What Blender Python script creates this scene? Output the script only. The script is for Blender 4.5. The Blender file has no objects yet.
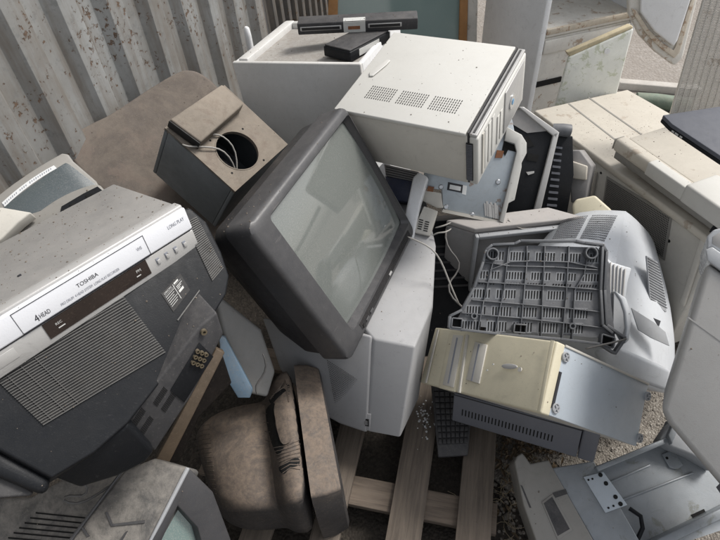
import bpy, bmesh, math, random
from mathutils import Vector, Matrix, Euler
random.seed(7)
S = bpy.context.scene
col = S.collection
# ------------------------------------------------------------------ camera
F = 544.0
TH = math.radians(45.7); PHI = math.asin(-.0753)
cf = Vector((0, math.cos(TH), -math.sin(TH)))
_u = Vector((0, math.sin(TH), math.cos(TH)))
cr = Vector((math.cos(PHI), 0, 0)) + math.sin(PHI)*_u
cu = Vector((-math.sin(PHI), 0, 0)) + math.cos(PHI)*_u
CAM = Vector((0, 0, 1.8))
cam = bpy.data.cameras.new('camera'); co = bpy.data.objects.new('camera', cam); col.objects.link(co)
co.matrix_world = Matrix(((cr.x, cu.x, -cf.x, 0), (cr.y, cu.y, -cf.y, 0), (cr.z, cu.z, -cf.z, 1.8), (0, 0, 0, 1)))
cam.sensor_width = 36; cam.lens = F/720*36; cam.clip_end = 500; cam.clip_start = .02
S.camera = co

def smooth(L, n=4):                                    # closed Catmull-Rom through the outline points
    out = []; m = len(L)
    for i in range(m):
        p0, p1, p2, p3 = L[i-1], L[i], L[(i+1) % m], L[(i+2) % m]
        for k in range(n):
            t = k/n
            out.append(tuple(.5*((2*p1[j])+(-p0[j]+p2[j])*t+(2*p0[j]-5*p1[j]+4*p2[j]-p3[j])*t*t+(-p0[j]+3*p1[j]-3*p2[j]+p3[j])*t**3) for j in (0, 1)))
    return out
def ray(x, y): return cf + (x-360)/F*cr - (y-270)/F*cu
def U(x, y, d): return CAM + d*ray(x, y)              # point at depth d along the view
def G(x, y, z):                                        # point at height z
    r = ray(x, y); return CAM + r*((z-1.8)/r.z)
def N(*v): return Vector(v).normalized()

class Plane:
    def __init__(s, O, n):
        s.O = Vector(O); s.n = Vector(n).normalized()
        if s.n.dot(CAM - s.O) < 0: s.n = -s.n
    def at(s, x, y, h=0):
        r = ray(x, y); t = (s.O - CAM).dot(s.n)/r.dot(s.n); return CAM + r*t + s.n*h
    def pts(s, L, h=0): return [s.at(x, y, h) for x, y in L]
class Quad:                                            # bilinear patch, corners given u=0v=0, u=1v=0, u=1v=1, u=0v=1
    def __init__(s, a, b, c, d, n=None):
        s.c = [Vector(q) for q in (a, b, c, d)]
        nn = (s.c[1]-s.c[0]).cross(s.c[3]-s.c[0]).normalized()
        if nn.dot(CAM - s.c[0]) < 0: nn = -nn
        s.n = n or nn
        s.W = (s.c[1]-s.c[0]).length; s.H = (s.c[3]-s.c[0]).length
    def P(s, u, v, h=0):
        a, b, c, d = s.c
        return a*(1-u)*(1-v) + b*u*(1-v) + c*u*v + d*(1-u)*v + s.n*h
class Fr:                                              # rigid box frame
    def __init__(s, loc, rot, dims):
        s.loc = Vector(loc); s.rot = rot; s.R = Euler(rot, 'XYZ').to_matrix(); s.d = dims
        s.X, s.Y, s.Z = [s.R @ Vector(e) for e in ((1,0,0),(0,1,0),(0,0,1))]
    def P(s, x, y, z): return s.loc + s.R @ Vector((x, y, z))
    def C(s, i, j, k): return s.P(i*s.d[0]/2, j*s.d[1]/2, k*s.d[2]/2)
    def face(s, f):
        C = s.C
        t = {'+z': ((-1,-1,1),(1,-1,1),(1,1,1),(-1,1,1)), '-y': ((-1,-1,-1),(1,-1,-1),(1,-1,1),(-1,-1,1)),
             '+x': ((1,-1,-1),(1,1,-1),(1,1,1),(1,-1,1)), '-x': ((-1,1,-1),(-1,-1,-1),(-1,-1,1),(-1,1,1)),
             '+y': ((1,1,-1),(-1,1,-1),(-1,1,1),(1,1,1)), '-z': ((-1,1,-1),(1,1,-1),(1,-1,-1),(-1,-1,-1))}[f]
        n = {'z': s.Z, 'y': s.Y, 'x': s.X}[f[1]]*(1 if f[0] == '+' else -1)
        return Quad(*[C(*q) for q in t], n=n)
    def plane(s, f): q = s.face(f); return Plane(q.c[0], q.n)

# ------------------------------------------------------------------ materials
def lin(c): return tuple(((v/12.92) if v <= .04045 else ((v+.055)/1.055)**2.4) for v in c)
MATS = {}
def mat(name, base, rough=.5, dust=.3, dustcol=(.30,.25,.20), mott=.12, scale=6., bump=.15, metal=0., speck=.25, stain=None, staincov=.4, spec=.4, fine=220., scr=0., trans=0, up=(-.1,.9,.18), wear=.35, dcon=(.40,.60,.18)):
    m = bpy.data.materials.new(name); m.use_nodes = True; nt = m.node_tree; nd = nt.nodes; L = nt.links
    b = nd['Principled BSDF']; tc = nd.new('ShaderNodeTexCoord')
    def noise(sc, det=4, ro=.6, vec=None, dist=0):
        n = nd.new('ShaderNodeTexNoise'); n.inputs['Scale'].default_value = sc; n.inputs['Detail'].default_value = det
        n.inputs['Roughness'].default_value = ro; n.inputs['Distortion'].default_value = dist
        L.new(vec or tc.outputs['Object'], n.inputs['Vector']); return n.outputs['Fac']
    def ramp(f, a, b_, va=0., vb=1.):
        r = nd.new('ShaderNodeMapRange'); r.inputs[1].default_value = a; r.inputs[2].default_value = b_
        r.inputs[3].default_value = va; r.inputs[4].default_value = vb; L.new(f, r.inputs[0]); return r.outputs[0]
    def mth(op, a, b_):
        n = nd.new('ShaderNodeMath'); n.operation = op
        for i, v in enumerate((a, b_)):
            if isinstance(v, (int, float)): n.inputs[i].default_value = v
            else: L.new(v, n.inputs[i])
        return n.outputs[0]
    def mix(f, a, b_, bt='MIX'):
        n = nd.new('ShaderNodeMix'); n.data_type = 'RGBA'; n.blend_type = bt
        if isinstance(f, (int, float)): n.inputs[0].default_value = f
        else: L.new(f, n.inputs[0])
        for i, v in ((6, a), (7, b_)):
            if isinstance(v, tuple): n.inputs[i].default_value = (*v[:3], 1)
            else: L.new(v, n.inputs[i])
        return n.outputs[2]
    base = tuple(base)
    n1 = noise(scale, 5, .65, dist=.4); n2 = noise(scale*7, 4, .7)
    c = mix(ramp(n1, .3, .7), tuple(v*(1-mott) for v in base), tuple(min(1, v*(1+mott)) for v in base))
    c = mix(mth('MULTIPLY', ramp(n2, .45, .75), mott*1.2), c, tuple(v*.6 for v in base))
    if stain:
        ns = noise(scale*2.2, 8, .72, dist=.3)
        th = .5+(.5-staincov)*.42; c = mix(mth('MULTIPLY', ramp(ns, th, th+.05), .75), c, stain)
    # rubbed smudges and drips of grime with their own shapes
    sm = noise(scale*3.1, 9, .8, dist=1.5)
    c = mix(mth('MULTIPLY', ramp(sm, .56, .66), wear), c, tuple(v*.45+d*.12 for v, d in zip(base, dustcol)))
    dm = None
    if dust > 0:
        g = nd.new('ShaderNodeNewGeometry'); sx = nd.new('ShaderNodeSeparateXYZ'); L.new(g.outputs['Normal'], sx.inputs[0])
        up = ramp(sx.outputs['Z'], up[0], up[1], up[2], 1.)
        nn = ramp(mth('ADD', mth('MULTIPLY', noise(scale*1.6, 9, .78, dist=1.2), .65), mth('MULTIPLY', noise(scale*9, 5, .75), .35)), dcon[0], dcon[1], dcon[2], 1.)
        dm = mth('MULTIPLY', mth('MULTIPLY', up, nn), dust)
        c = mix(dm, c, dustcol)
    if speck > 0:
        sp = noise(fine, 2, .5)
        c = mix(mth('MULTIPLY', ramp(sp, .62, .72), speck), c, dustcol)
        sp2 = noise(fine*.45, 3, .6)
        c = mix(mth('MULTIPLY', ramp(sp2, .66, .74), speck*.7), c, tuple(v*.35 for v in base))
    if scr > 0:
        mp = nd.new('ShaderNodeMapping'); mp.inputs['Scale'].default_value = (3, 60, 25); mp.inputs['Rotation'].default_value = (.3, .5, .8)
        L.new(tc.outputs['Object'], mp.inputs[0])
        s1 = noise(3., 3, .6, vec=mp.outputs[0])
        c = mix(mth('MULTIPLY', ramp(s1, .68, .73), scr), c, dustcol)
    L.new(c, b.inputs['Base Color'])
    r = ramp(n2, .3, .7, max(0, rough-.08), min(1, rough+.1))
    if dm is not None: r = mth('ADD', r, mth('MULTIPLY', dm, .35))
    L.new(r, b.inputs['Roughness'])
    b.inputs['Metallic'].default_value = metal; b.inputs['Specular IOR Level'].default_value = spec
    if bump > 0:
        bp = nd.new('ShaderNodeBump'); bp.inputs['Strength'].default_value = bump; bp.inputs['Distance'].default_value = .0015
        L.new(mth('ADD', noise(fine*2, 2), mth('MULTIPLY', n2, 1.5 if bump > .25 else .15)), bp.inputs['Height']); L.new(bp.outputs[0], b.inputs['Normal'])
    MATS[name] = m; return m

M = {}
def mk(k, *a, **kw): M[k] = mat(k, *a, **kw)
DB = (.26, .215, .17)
mk('cabinet_white', (.58,.575,.56), .45, .4, (.40,.37,.33), mott=.06, speck=.3, scr=.2)
mk('beige_pc', (.53,.522,.492), .5, .12, (.45,.42,.36), mott=.03, speck=.05, wear=.1)
mk('beige_old', (.60,.55,.41), .5, .18, (.40,.37,.30), mott=.08, speck=.12, scr=.25)
mk('beige_copier', (.50,.465,.40), .5, .45, (.44,.40,.345), mott=.07, speck=.25, stain=(.30,.24,.18), staincov=.30)
mk('beige_side', (.49,.47,.425), .5, .12, (.40,.37,.31), mott=.07, speck=.15)
mk('white_enamel', (.72,.725,.73), .35, .2, (.40,.37,.33), mott=.05, speck=.2, scr=.15)
mk('enamel_dirty', (.36,.35,.33), .5, .8, (.22,.195,.17), mott=.2, speck=.4)
mk('fridge_side', (.78,.80,.82), .35, .15, (.40,.37,.33), mott=.06, speck=.15, scr=.2)
mk('fridge_white', (.56,.58,.60), .4, .2, (.40,.36,.30), mott=.08, speck=.3, stain=(.30,.20,.12), staincov=.26)
mk('fridge_dirty', (.68,.665,.62), .5, .3, (.46,.39,.31), mott=.1, speck=.4, stain=(.30,.19,.11), staincov=.36)
mk('rust_edge', (.58,.52,.43), .7, .3, (.46,.39,.31), mott=.15, speck=.5, stain=(.27,.15,.08), staincov=.42, scale=12)
mk('fridge_green', (.74,.75,.70), .45, .2, (.56,.55,.44), mott=.08, speck=.3, stain=(.44,.47,.33), staincov=.42, scale=9)
mk('foam_yellow', (.52,.45,.30), .8, .2, mott=.25, speck=.4)
mk('charcoal', (.044,.044,.047), .36, .24, (.19,.18,.172), mott=.12, speck=.10, scr=.25, scale=4)
mk('charcoal_side', (.028,.028,.031), .42, .16, (.13,.115,.10), mott=.15, speck=.08, scr=.2)
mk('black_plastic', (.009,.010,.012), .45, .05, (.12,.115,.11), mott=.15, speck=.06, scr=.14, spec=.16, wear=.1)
mk('black_deep', (.012,.012,.013), .6, .05, mott=.1, speck=.05)
mk('black_dull', (.03,.03,.033), .6, .35, (.16,.15,.14), mott=.2, speck=.25)
mk('rib_light', (.075,.075,.072), .45, .2, (.25,.23,.2), speck=.1)
mk('silver', (.70,.71,.74), .35, .04, (.45,.43,.40), mott=.02, speck=.04, metal=.0, wear=.08)
mk('silver_dim', (.42,.415,.405), .4, .18, (.35,.32,.29), mott=.05, speck=.1, metal=.2)
mk('vcr_top', (.19,.185,.178), .5, .45, (.27,.255,.235), mott=.14, speck=.15, scale=5)
mk('tv_silver', (.31,.31,.315), .55, .2, (.33,.32,.30), mott=.04, speck=.15, scr=.15, spec=.3)
mk('tv_silver_front', (.27,.27,.275), .42, .12, (.30,.28,.25), mott=.05, speck=.1)
mk('monitor_grey', (.52,.54,.565), .42, .12, (.42,.40,.36), mott=.05, speck=.12)
mk('monitor_grey_mid', (.30,.31,.325), .5, .2, (.32,.30,.27), mott=.08, speck=.15)
mk('monitor_dark', (.21,.21,.21), .5, .35, (.36,.31,.28), mott=.12, speck=.2)
mk('dusty_rim', (.32,.305,.295), .7, .8, (.36,.335,.315), mott=.15, speck=.4)
mk('tray_grey', (.085,.09,.10), .38, .3, (.19,.187,.182), mott=.12, speck=.15)
mk('tray_patch', (.19,.198,.21), .45, .25, (.32,.31,.30), mott=.08, speck=.1)
mk('tray_deck', (.085,.09,.10), .45, .3, (.30,.29,.28), mott=.12, speck=.15)
mk('slate', (.115,.12,.138), .42, .12, (.2,.19,.18), mott=.05, speck=.08)
mk('steel_blue', (.42,.465,.51), .4, .10, (.36,.34,.30), mott=.05, speck=.1, metal=.1, scr=.25, wear=.25)
mk('steel_rusty', (.38,.42,.45), .38, .10, (.34,.27,.2), mott=.08, speck=.2, metal=.4, stain=(.20,.11,.06), staincov=.27)
mk('tray_metal', (.25,.27,.29), .4, .18, (.26,.25,.22), mott=.12, speck=.12, metal=.3, scr=.25, stain=(.16,.165,.15), staincov=.32)
mk('taupe', (.23,.222,.205), .5, .15, (.26,.23,.19), mott=.07, speck=.15, scr=.15)
mk('case_grey', (.37,.365,.355), .5, .15, (.33,.30,.26), mott=.06, speck=.2, scr=.3)
mk('lid_clear', (.42,.435,.45), .25, .2, (.45,.44,.42), mott=.05, speck=.08)
mk('brown_dust', (.035,.034,.035), .55, .92, (.195,.15,.115), mott=.25, speck=.4, fine=200, bump=.2, scale=9, dcon=(.43,.60,.38), scr=.45, wear=.5, up=(.15,.75,.04))
mk('seat_dust', (.095,.08,.07), .8, .85, (.165,.14,.117), mott=.25, speck=.45, fine=170, bump=.4, scale=3.2, stain=(.13,.10,.085), staincov=.44)
mk('tan_board', (.17,.145,.118), .75, .7, (.255,.22,.18), mott=.25, speck=.4, bump=.3, stain=(.13,.10,.08), staincov=.42)
mk('box_side', (.15,.165,.175), .6, .2, (.22,.2,.17), mott=.15, speck=.15, scr=.25)
mk('grey_dusty', (.06,.06,.06), .5, .9, (.25,.23,.205), mott=.3, speck=.4, bump=.3, scr=.3, stain=(.06,.058,.055), staincov=.5)
mk('blue_paint', (.12,.20,.28), .6, .4, mott=.2, speck=.4, wear=.8)
mk('wedge_grey', (.21,.21,.205), .5, .2, mott=.1, speck=.15)
mk('dark_wood', (.045,.03,.02), .6, .3, (.17,.13,.09), mott=.3, speck=.4, bump=.4)
mk('wood_frame', (.30,.15,.055), .55, .1, mott=.3, speck=.2)
mk('key_black', (.02,.02,.022), .5, .25, (.15,.14,.13), mott=.1, speck=.2)
mk('white_label', (.65,.66,.66), .5, .1, mott=.05, speck=.1)
mk('ink_dark', (.03,.03,.035), .6, 0, speck=0, bump=0)
mk('ink_grey', (.22,.23,.26), .6, 0, speck=0, bump=0)
mk('ink_light', (.50,.50,.48), .6, 0, speck=.1, bump=0)
mk('brown_gloss', (.02,.014,.012), .18, .12, (.12,.09,.07), mott=.3, speck=.15, scr=.15)
mk('navy', (.035,.045,.085), .4, .1, speck=.1)
mk('rust', (.22,.09,.04), .7, .1, mott=.4)
mk('gold', (.15,.125,.08), .4, .4, metal=.6)
mk('chrome', (.55,.56,.57), .25, .1, metal=.8, speck=.05)
mk('cable_grey', (.30,.29,.27), .5, .2, speck=.1)
mk('cable_dark', (.09,.09,.09), .5, .2, speck=.1)
mk('pipe_green', (.12,.17,.13), .6, .5, (.30,.28,.22), mott=.3, speck=.4)
mk('kerb', (.45,.43,.40), .8, .3, mott=.15, speck=.4)
mk('laptop', (.075,.08,.098), .55, .08, (.2,.19,.18), mott=.02, speck=.04, scr=.05, wear=.1, bump=.03)
mk('mesh_white', (.52,.50,.46), .5, .3, (.36,.31,.26), mott=.15, speck=.4, stain=(.25,.2,.15), staincov=.3)
mk('logo_blue', (.10,.25,.42), .35, .05, speck=.05)
mk('dark_hole', (.006,.006,.006), .9, 0, speck=0, bump=0)

def glass_screen(name, base, rough, dustf):
    m = bpy.data.materials.new(name); m.use_nodes = True; nt = m.node_tree; b = nt.nodes['Principled BSDF']; L = nt.links
    tc = nt.nodes.new('ShaderNodeTexCoord'); n = nt.nodes.new('ShaderNodeTexNoise'); n.inputs['Scale'].default_value = 420; n.inputs['Detail'].default_value = 2
    n2 = nt.nodes.new('ShaderNodeTexNoise'); n2.inputs['Scale'].default_value = 5; n2.inputs['Detail'].default_value = 5
    for q in (n, n2): L.new(tc.outputs['Object'], q.inputs[0])
    r = nt.nodes.new('ShaderNodeMapRange'); r.inputs[1].default_value = .45; r.inputs[2].default_value = .7; r.inputs[3].default_value = .0; r.inputs[4].default_value = dustf
    L.new(n.outputs[0], r.inputs[0])
    r2 = nt.nodes.new('ShaderNodeMapRange'); r2.inputs[1].default_value = .3; r2.inputs[2].default_value = .7; r2.inputs[3].default_value = .35; r2.inputs[4].default_value = 1.
    L.new(n2.outputs[0], r2.inputs[0])
    mu = nt.nodes.new('ShaderNodeMath'); mu.operation = 'MULTIPLY'; L.new(r.outputs[0], mu.inputs[0]); L.new(r2.outputs[0], mu.inputs[1])
    mx = nt.nodes.new('ShaderNodeMix'); mx.data_type = 'RGBA'; L.new(mu.outputs[0], mx.inputs[0])
    mx.inputs[6].default_value = (*base, 1); mx.inputs[7].default_value = (.36, .35, .32, 1)
    L.new(mx.outputs[2], b.inputs['Base Color'])
    ro = nt.nodes.new('ShaderNodeMath'); ro.operation = 'MULTIPLY_ADD'; L.new(mu.outputs[0], ro.inputs[0]); ro.inputs[1].default_value = .4; ro.inputs[2].default_value = rough
    L.new(ro.outputs[0], b.inputs['Roughness']); b.inputs['Specular IOR Level'].default_value = .8
    b.inputs['Coat Weight'].default_value = .5; b.inputs['Coat Roughness'].default_value = rough
    M[name] = m
glass_screen('crt_glass', (.13,.14,.132), .045, .22)
glass_screen('crt_green', (.11,.16,.15), .12, .4)
glass_screen('window_glass', (.20,.27,.26), .06, .25)
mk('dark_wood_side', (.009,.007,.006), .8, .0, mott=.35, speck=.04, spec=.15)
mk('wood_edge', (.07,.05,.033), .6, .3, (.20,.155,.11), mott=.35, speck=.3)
glass_screen('dark_panel', (.045,.06,.065), .30, .25)

# wood for the pallet, wall metal, ground
def wood_mat(name, a, b_, gs=(1.6,28,28)):
    m = bpy.data.materials.new(name); m.use_nodes = True; nt = m.node_tree; L = nt.links; b = nt.nodes['Principled BSDF']
    tc = nt.nodes.new('ShaderNodeTexCoord'); mp = nt.nodes.new('ShaderNodeMapping'); mp.inputs['Scale'].default_value = gs
    L.new(tc.outputs['Object'], mp.inputs[0])
    n = nt.nodes.new('ShaderNodeTexNoise'); n.inputs['Scale'].default_value = 2.5; n.inputs['Detail'].default_value = 8; n.inputs['Roughness'].default_value = .7; n.inputs['Distortion'].default_value = .6
    L.new(mp.outputs[0], n.inputs[0])
    cr_ = nt.nodes.new('ShaderNodeValToRGB'); cr_.color_ramp.elements[0].position = .3; cr_.color_ramp.elements[1].position = .72
    cr_.color_ramp.elements[0].color = (*a, 1); cr_.color_ramp.elements[1].color = (*b_, 1); L.new(n.outputs[0], cr_.inputs[0])
    n2 = nt.nodes.new('ShaderNodeTexNoise'); n2.inputs['Scale'].default_value = 9; n2.inputs['Detail'].default_value = 6; L.new(tc.outputs['Object'], n2.inputs[0])
    r = nt.nodes.new('ShaderNodeMapRange'); r.inputs[1].default_value = .5; r.inputs[2].default_value = .75; r.inputs[4].default_value = .55; L.new(n2.outputs[0], r.inputs[0])
    mx = nt.nodes.new('ShaderNodeMix'); mx.data_type = 'RGBA'; L.new(r.outputs[0], mx.inputs[0]); L.new(cr_.outputs[0], mx.inputs[6]); mx.inputs[7].default_value = (.15, .12, .095, 1)
    L.new(mx.outputs[2], b.inputs['Base Color']); b.inputs['Roughness'].default_value = .85
    bp = nt.nodes.new('ShaderNodeBump'); bp.inputs['Strength'].default_value = .5; bp.inputs['Distance'].default_value = .003; L.new(n.outputs[0], bp.inputs['Height']); L.new(bp.outputs[0], b.inputs['Normal'])
    M[name] = m
wood_mat('pallet_wood', (.065,.052,.042), (.17,.138,.108))
wood_mat('pallet_cross', (.07,.054,.042), (.19,.15,.115), (28,1.6,28))

def wall_mat(name, paint, paint2, rust, cov):
    m = bpy.data.materials.new(name); m.use_nodes = True; nt = m.node_tree; L = nt.links; b = nt.nodes['Principled BSDF']
    tc = nt.nodes.new('ShaderNodeTexCoord')
    def nz(s, d, r=.65, dist=0):
        n = nt.nodes.new('ShaderNodeTexNoise'); n.inputs['Scale'].default_value = s; n.inputs['Detail'].default_value = d; n.inputs['Roughness'].default_value = r; n.inputs['Distortion'].default_value = dist
        L.new(tc.outputs['Object'], n.inputs[0]); return n.outputs[0]
    def rp(x, a, b2, c=0., d=1.):
        r = nt.nodes.new('ShaderNodeMapRange'); r.inputs[1].default_value = a; r.inputs[2].default_value = b2; r.inputs[3].default_value = c; r.inputs[4].default_value = d; L.new(x, r.inputs[0]); return r.outputs[0]
    def mx(f, a, c):
        n = nt.nodes.new('ShaderNodeMix'); n.data_type = 'RGBA'; L.new(f, n.inputs[0])
        for i, v in ((6, a), (7, c)):
            if isinstance(v, tuple): n.inputs[i].default_value = (*v, 1)
            else: L.new(v, n.inputs[i])
        return n.outputs[2]
    c = mx(rp(nz(3, 6), .35, .65), paint, paint2)
    c = mx(rp(nz(26, 6, .8), .55, .62, 0, .5), c, tuple(v*.55 for v in paint))
    big = rp(nz(4.5, 5, .6, .5), .40, .62, .0, .10)
    f = nt.nodes.new('ShaderNodeMath'); f.operation = 'ADD'; L.new(nz(48, 9, .68, .3), f.inputs[0]); L.new(big, f.inputs[1])
    mp = nt.nodes.new('ShaderNodeMapping'); mp.inputs['Scale'].default_value = (9, 9, .9); L.new(tc.outputs['Object'], mp.inputs[0])
    n9 = nt.nodes.new('ShaderNodeTexNoise'); n9.inputs['Scale'].default_value = 2.2; n9.inputs['Detail'].default_value = 8; n9.inputs['Roughness'].default_value = .7; L.new(mp.outputs[0], n9.inputs[0])
    c = mx(rp(n9.outputs[0], .46, .66, 0, .75), c, (.15,.125,.10))
    rr = rp(f.outputs[0], .645-cov, .675-cov)
    rc = mx(rp(nz(60, 4), .35, .65), rust, tuple(v*.45 for v in rust))
    c = mx(rr, c, rc)
    L.new(c, b.inputs['Base Color']); b.inputs['Roughness'].default_value = .65
    bp = nt.nodes.new('ShaderNodeBump'); bp.inputs['Strength'].default_value = .5; bp.inputs['Distance'].default_value = .003; bp.invert = True
    L.new(rr, bp.inputs['Height']); L.new(bp.outputs[0], b.inputs['Normal']); M[name] = m
wall_mat('wall_metal', (.28,.285,.28), (.185,.178,.165), (.15,.098,.066), -.004)
wall_mat('wall_dark', (.085,.08,.075), (.06,.058,.055), (.12,.08,.05), .0)

def ground_mat(name, cols, sc):
    m = bpy.data.materials.new(name); m.use_nodes = True; nt = m.node_tree; L = nt.links; b = nt.nodes['Principled BSDF']
    tc = nt.nodes.new('ShaderNodeTexCoord'); v = nt.nodes.new('ShaderNodeTexVoronoi'); v.inputs['Scale'].default_value = sc; L.new(tc.outputs['Object'], v.inputs[0])
    cr_ = nt.nodes.new('ShaderNodeValToRGB'); el = cr_.color_ramp.elements
    el[0].color = (*cols[0], 1); el[1].color = (*cols[-1], 1)
    for i, c in enumerate(cols[1:-1]): e = el.new((i+1)/(len(cols)-1)); e.color = (*c, 1)
    sp = nt.nodes.new('ShaderNodeSeparateColor'); L.new(v.outputs['Color'], sp.inputs[0]); L.new(sp.outputs[0], cr_.inputs[0])
    n = nt.nodes.new('ShaderNodeTexNoise'); n.inputs['Scale'].default_value = 3; n.inputs['Detail'].default_value = 8; L.new(tc.outputs['Object'], n.inputs[0])
    r = nt.nodes.new('ShaderNodeMapRange'); r.inputs[1].default_value = .35; r.inputs[2].default_value = .65; r.inputs[3].default_value = .1; r.inputs[4].default_value = .8; L.new(n.outputs[0], r.inputs[0])
    mx = nt.nodes.new('ShaderNodeMix'); mx.data_type = 'RGBA'; L.new(r.outputs[0], mx.inputs[0]); L.new(cr_.outputs[0], mx.inputs[6]); mx.inputs[7].default_value = (*cols[0], 1)
    L.new(mx.outputs[2], b.inputs['Base Color']); b.inputs['Roughness'].default_value = .95
    bp = nt.nodes.new('ShaderNodeBump'); bp.inputs['Strength'].default_value = .8; bp.inputs['Distance'].default_value = .006; L.new(v.outputs['Distance'], bp.inputs['Height']); bp.invert = True; L.new(bp.outputs[0], b.inputs['Normal'])
    M[name] = m
ground_mat('yard_ground', [(.22,.195,.17), (.245,.22,.195), (.27,.245,.22), (.31,.285,.26)], 60)
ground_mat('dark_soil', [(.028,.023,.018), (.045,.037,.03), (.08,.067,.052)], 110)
ground_mat('gravel_mat', [(.12,.105,.09), (.18,.16,.135), (.26,.235,.20), (.34,.315,.28)], 160)

# ------------------------------------------------------------------ mesh helpers
class MB:
    def __init__(s): s.v = []; s.f = []
    def add(s, vs, fs):
        k = len(s.v); s.v += [Vector(q) for q in vs]; s.f += [[i+k for i in f] for f in fs]; return s
    def hexa(s, p):   # 4 bottom, 4 top
        return s.add(p, [(3,2,1,0),(4,5,6,7),(0,1,5,4),(1,2,6,5),(2,3,7,6),(3,0,4,7)])
    def prism(s, pts, vec):
        n = len(pts); vec = Vector(vec)
        return s.add(list(pts)+[p+vec for p in pts], [tuple(range(n-1,-1,-1)), tuple(range(n, 2*n))]+[(i,(i+1)%n,(i+1)%n+n,i+n) for i in range(n)])
    def loft(s, rings, cap=True):
        n = len(rings[0]); k = len(rings); vs = [p for r in rings for p in r]; fs = []
        for a in range(k-1):
            for i in range(n): fs.append((a*n+i, a*n+(i+1)%n, (a+1)*n+(i+1)%n, (a+1)*n+i))
        if cap: fs += [tuple(range(n-1,-1,-1)), tuple(range((k-1)*n, k*n))]
        return s.add(vs, fs)
    def fbox(s, fr, x0, x1, y0, y1, z0, z1):
        P = fr.P
        return s.hexa([P(x0,y0,z0),P(x1,y0,z0),P(x1,y1,z0),P(x0,y1,z0),P(x0,y0,z1),P(x1,y0,z1),P(x1,y1,z1),P(x0,y1,z1)])
    def qbox(s, q, u0, u1, v0, v1, h0, h1):
        P = q.P
        return s.hexa([P(u0,v0,h0),P(u1,v0,h0),P(u1,v1,h0),P(u0,v1,h0),P(u0,v0,h1),P(u1,v0,h1),P(u1,v1,h1),P(u0,v1,h1)])
    def pprism(s, pl, L, h0, h1): return s.prism(pl.pts(L, h0), pl.n*(h1-h0))
    def disc(s, c, n, r, h, seg=20, r2=None):
        n = n.normalized(); a = n.orthogonal().normalized(); b = n.cross(a)
        r2 = r if r2 is None else r2
        R0 = [c+(a*math.cos(t)+b*math.sin(t))*r for t in [2*math.pi*i/seg for i in range(seg)]]
        R1 = [c+n*h+(a*math.cos(t)+b*math.sin(t))*r2 for t in [2*math.pi*i/seg for i in range(seg)]]
        return s.loft([R0, R1])
    def ring(s, c, n, ro, ri, h, seg=24):
        n = n.normalized(); a = n.orthogonal().normalized(); b = n.cross(a)
        rs = []
        for r, hh in ((ro,0),(ro,h),(ri,h),(ri,0)):
            rs.append([c+n*hh+(a*math.cos(t)+b*math.sin(t))*r for t in [2*math.pi*i/seg for i in range(seg)]])
        rs.append(rs[0]); return s.loft(rs, cap=False)
    def tube(s, pts, r, seg=8, rr=None):
        pts = [Vector(p) for p in pts]; rings = []
        prev = None
        for i, p in enumerate(pts):
            t = (pts[min(i+1, len(pts)-1)] - pts[max(i-1, 0)]).normalized()
            a = t.orthogonal().normalized() if prev is None else (prev - t*prev.dot(t)).normalized()
            prev = a; b = t.cross(a); q = r if rr is None else rr[i]
            rings.append([p+(a*math.cos(w)+b*math.sin(w))*q for w in [2*math.pi*k/seg for k in range(seg)]])
        return s.loft(rings)
    def build(s, name, m, parent=None, bevel=0., seg=2, smooth=False, subd=0, weld=False, ang=35):
        me = bpy.data.meshes.new(name)
        inv = parent.matrix_world.inverted() if parent else Matrix()
        if parent: vs = [inv @ v for v in s.v]; org = None
        else:
            org = sum(s.v, Vector())/len(s.v); org.z = min(v.z for v in s.v); vs = [v-org for v in s.v]
        me.from_pydata([tuple(v) for v in vs], [], s.f)
        bm = bmesh.new(); bm.from_mesh(me)
        if weld: bmesh.ops.remove_doubles(bm, verts=bm.verts, dist=1e-5)
        bmesh.ops.recalc_face_normals(bm, faces=bm.faces); bm.to_mesh(me); bm.free()
        o = bpy.data.objects.new(name, me); col.objects.link(o); me.materials.append(M[m] if isinstance(m, str) else m)
        if parent:
            o.parent = parent
            o.matrix_world = parent.matrix_world.copy()
        else: o.location = org; 
        if bevel > 0:
            b = o.modifiers.new('bevel', 'BEVEL'); b.width = bevel; b.segments = seg; b.limit_method = 'ANGLE'; b.angle_limit = math.radians(ang); b.harden_normals = False
            smooth = True
        if subd:
            b = o.modifiers.new('subd', 'SUBSURF'); b.levels = subd; b.render_levels = subd; smooth = True
        if smooth:
            for p in me.polygons: p.use_smooth = True
            if not subd:
                try:
                    me.set_sharp_from_angle(angle=math.radians(40)) if bevel == 0 else None
                except Exception: pass
        bpy.context.view_layer.update()
        return o

def thing(name, label, cat, loc, rot=(0,0,0), group=None):
    o = bpy.data.objects.new(name, None); col.objects.link(o); o.empty_display_size = .05
    o.location = loc; o.rotation_euler = rot; o['label'] = label; o['category'] = cat
    if group: o['group'] = group
    bpy.context.view_layer.update(); return o
def tag(o, label, cat, group=None):
    o['label'] = label; o['category'] = cat
    if group: o['group'] = group
    return o
def struct(o): o['kind'] = 'structure'; return o

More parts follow.
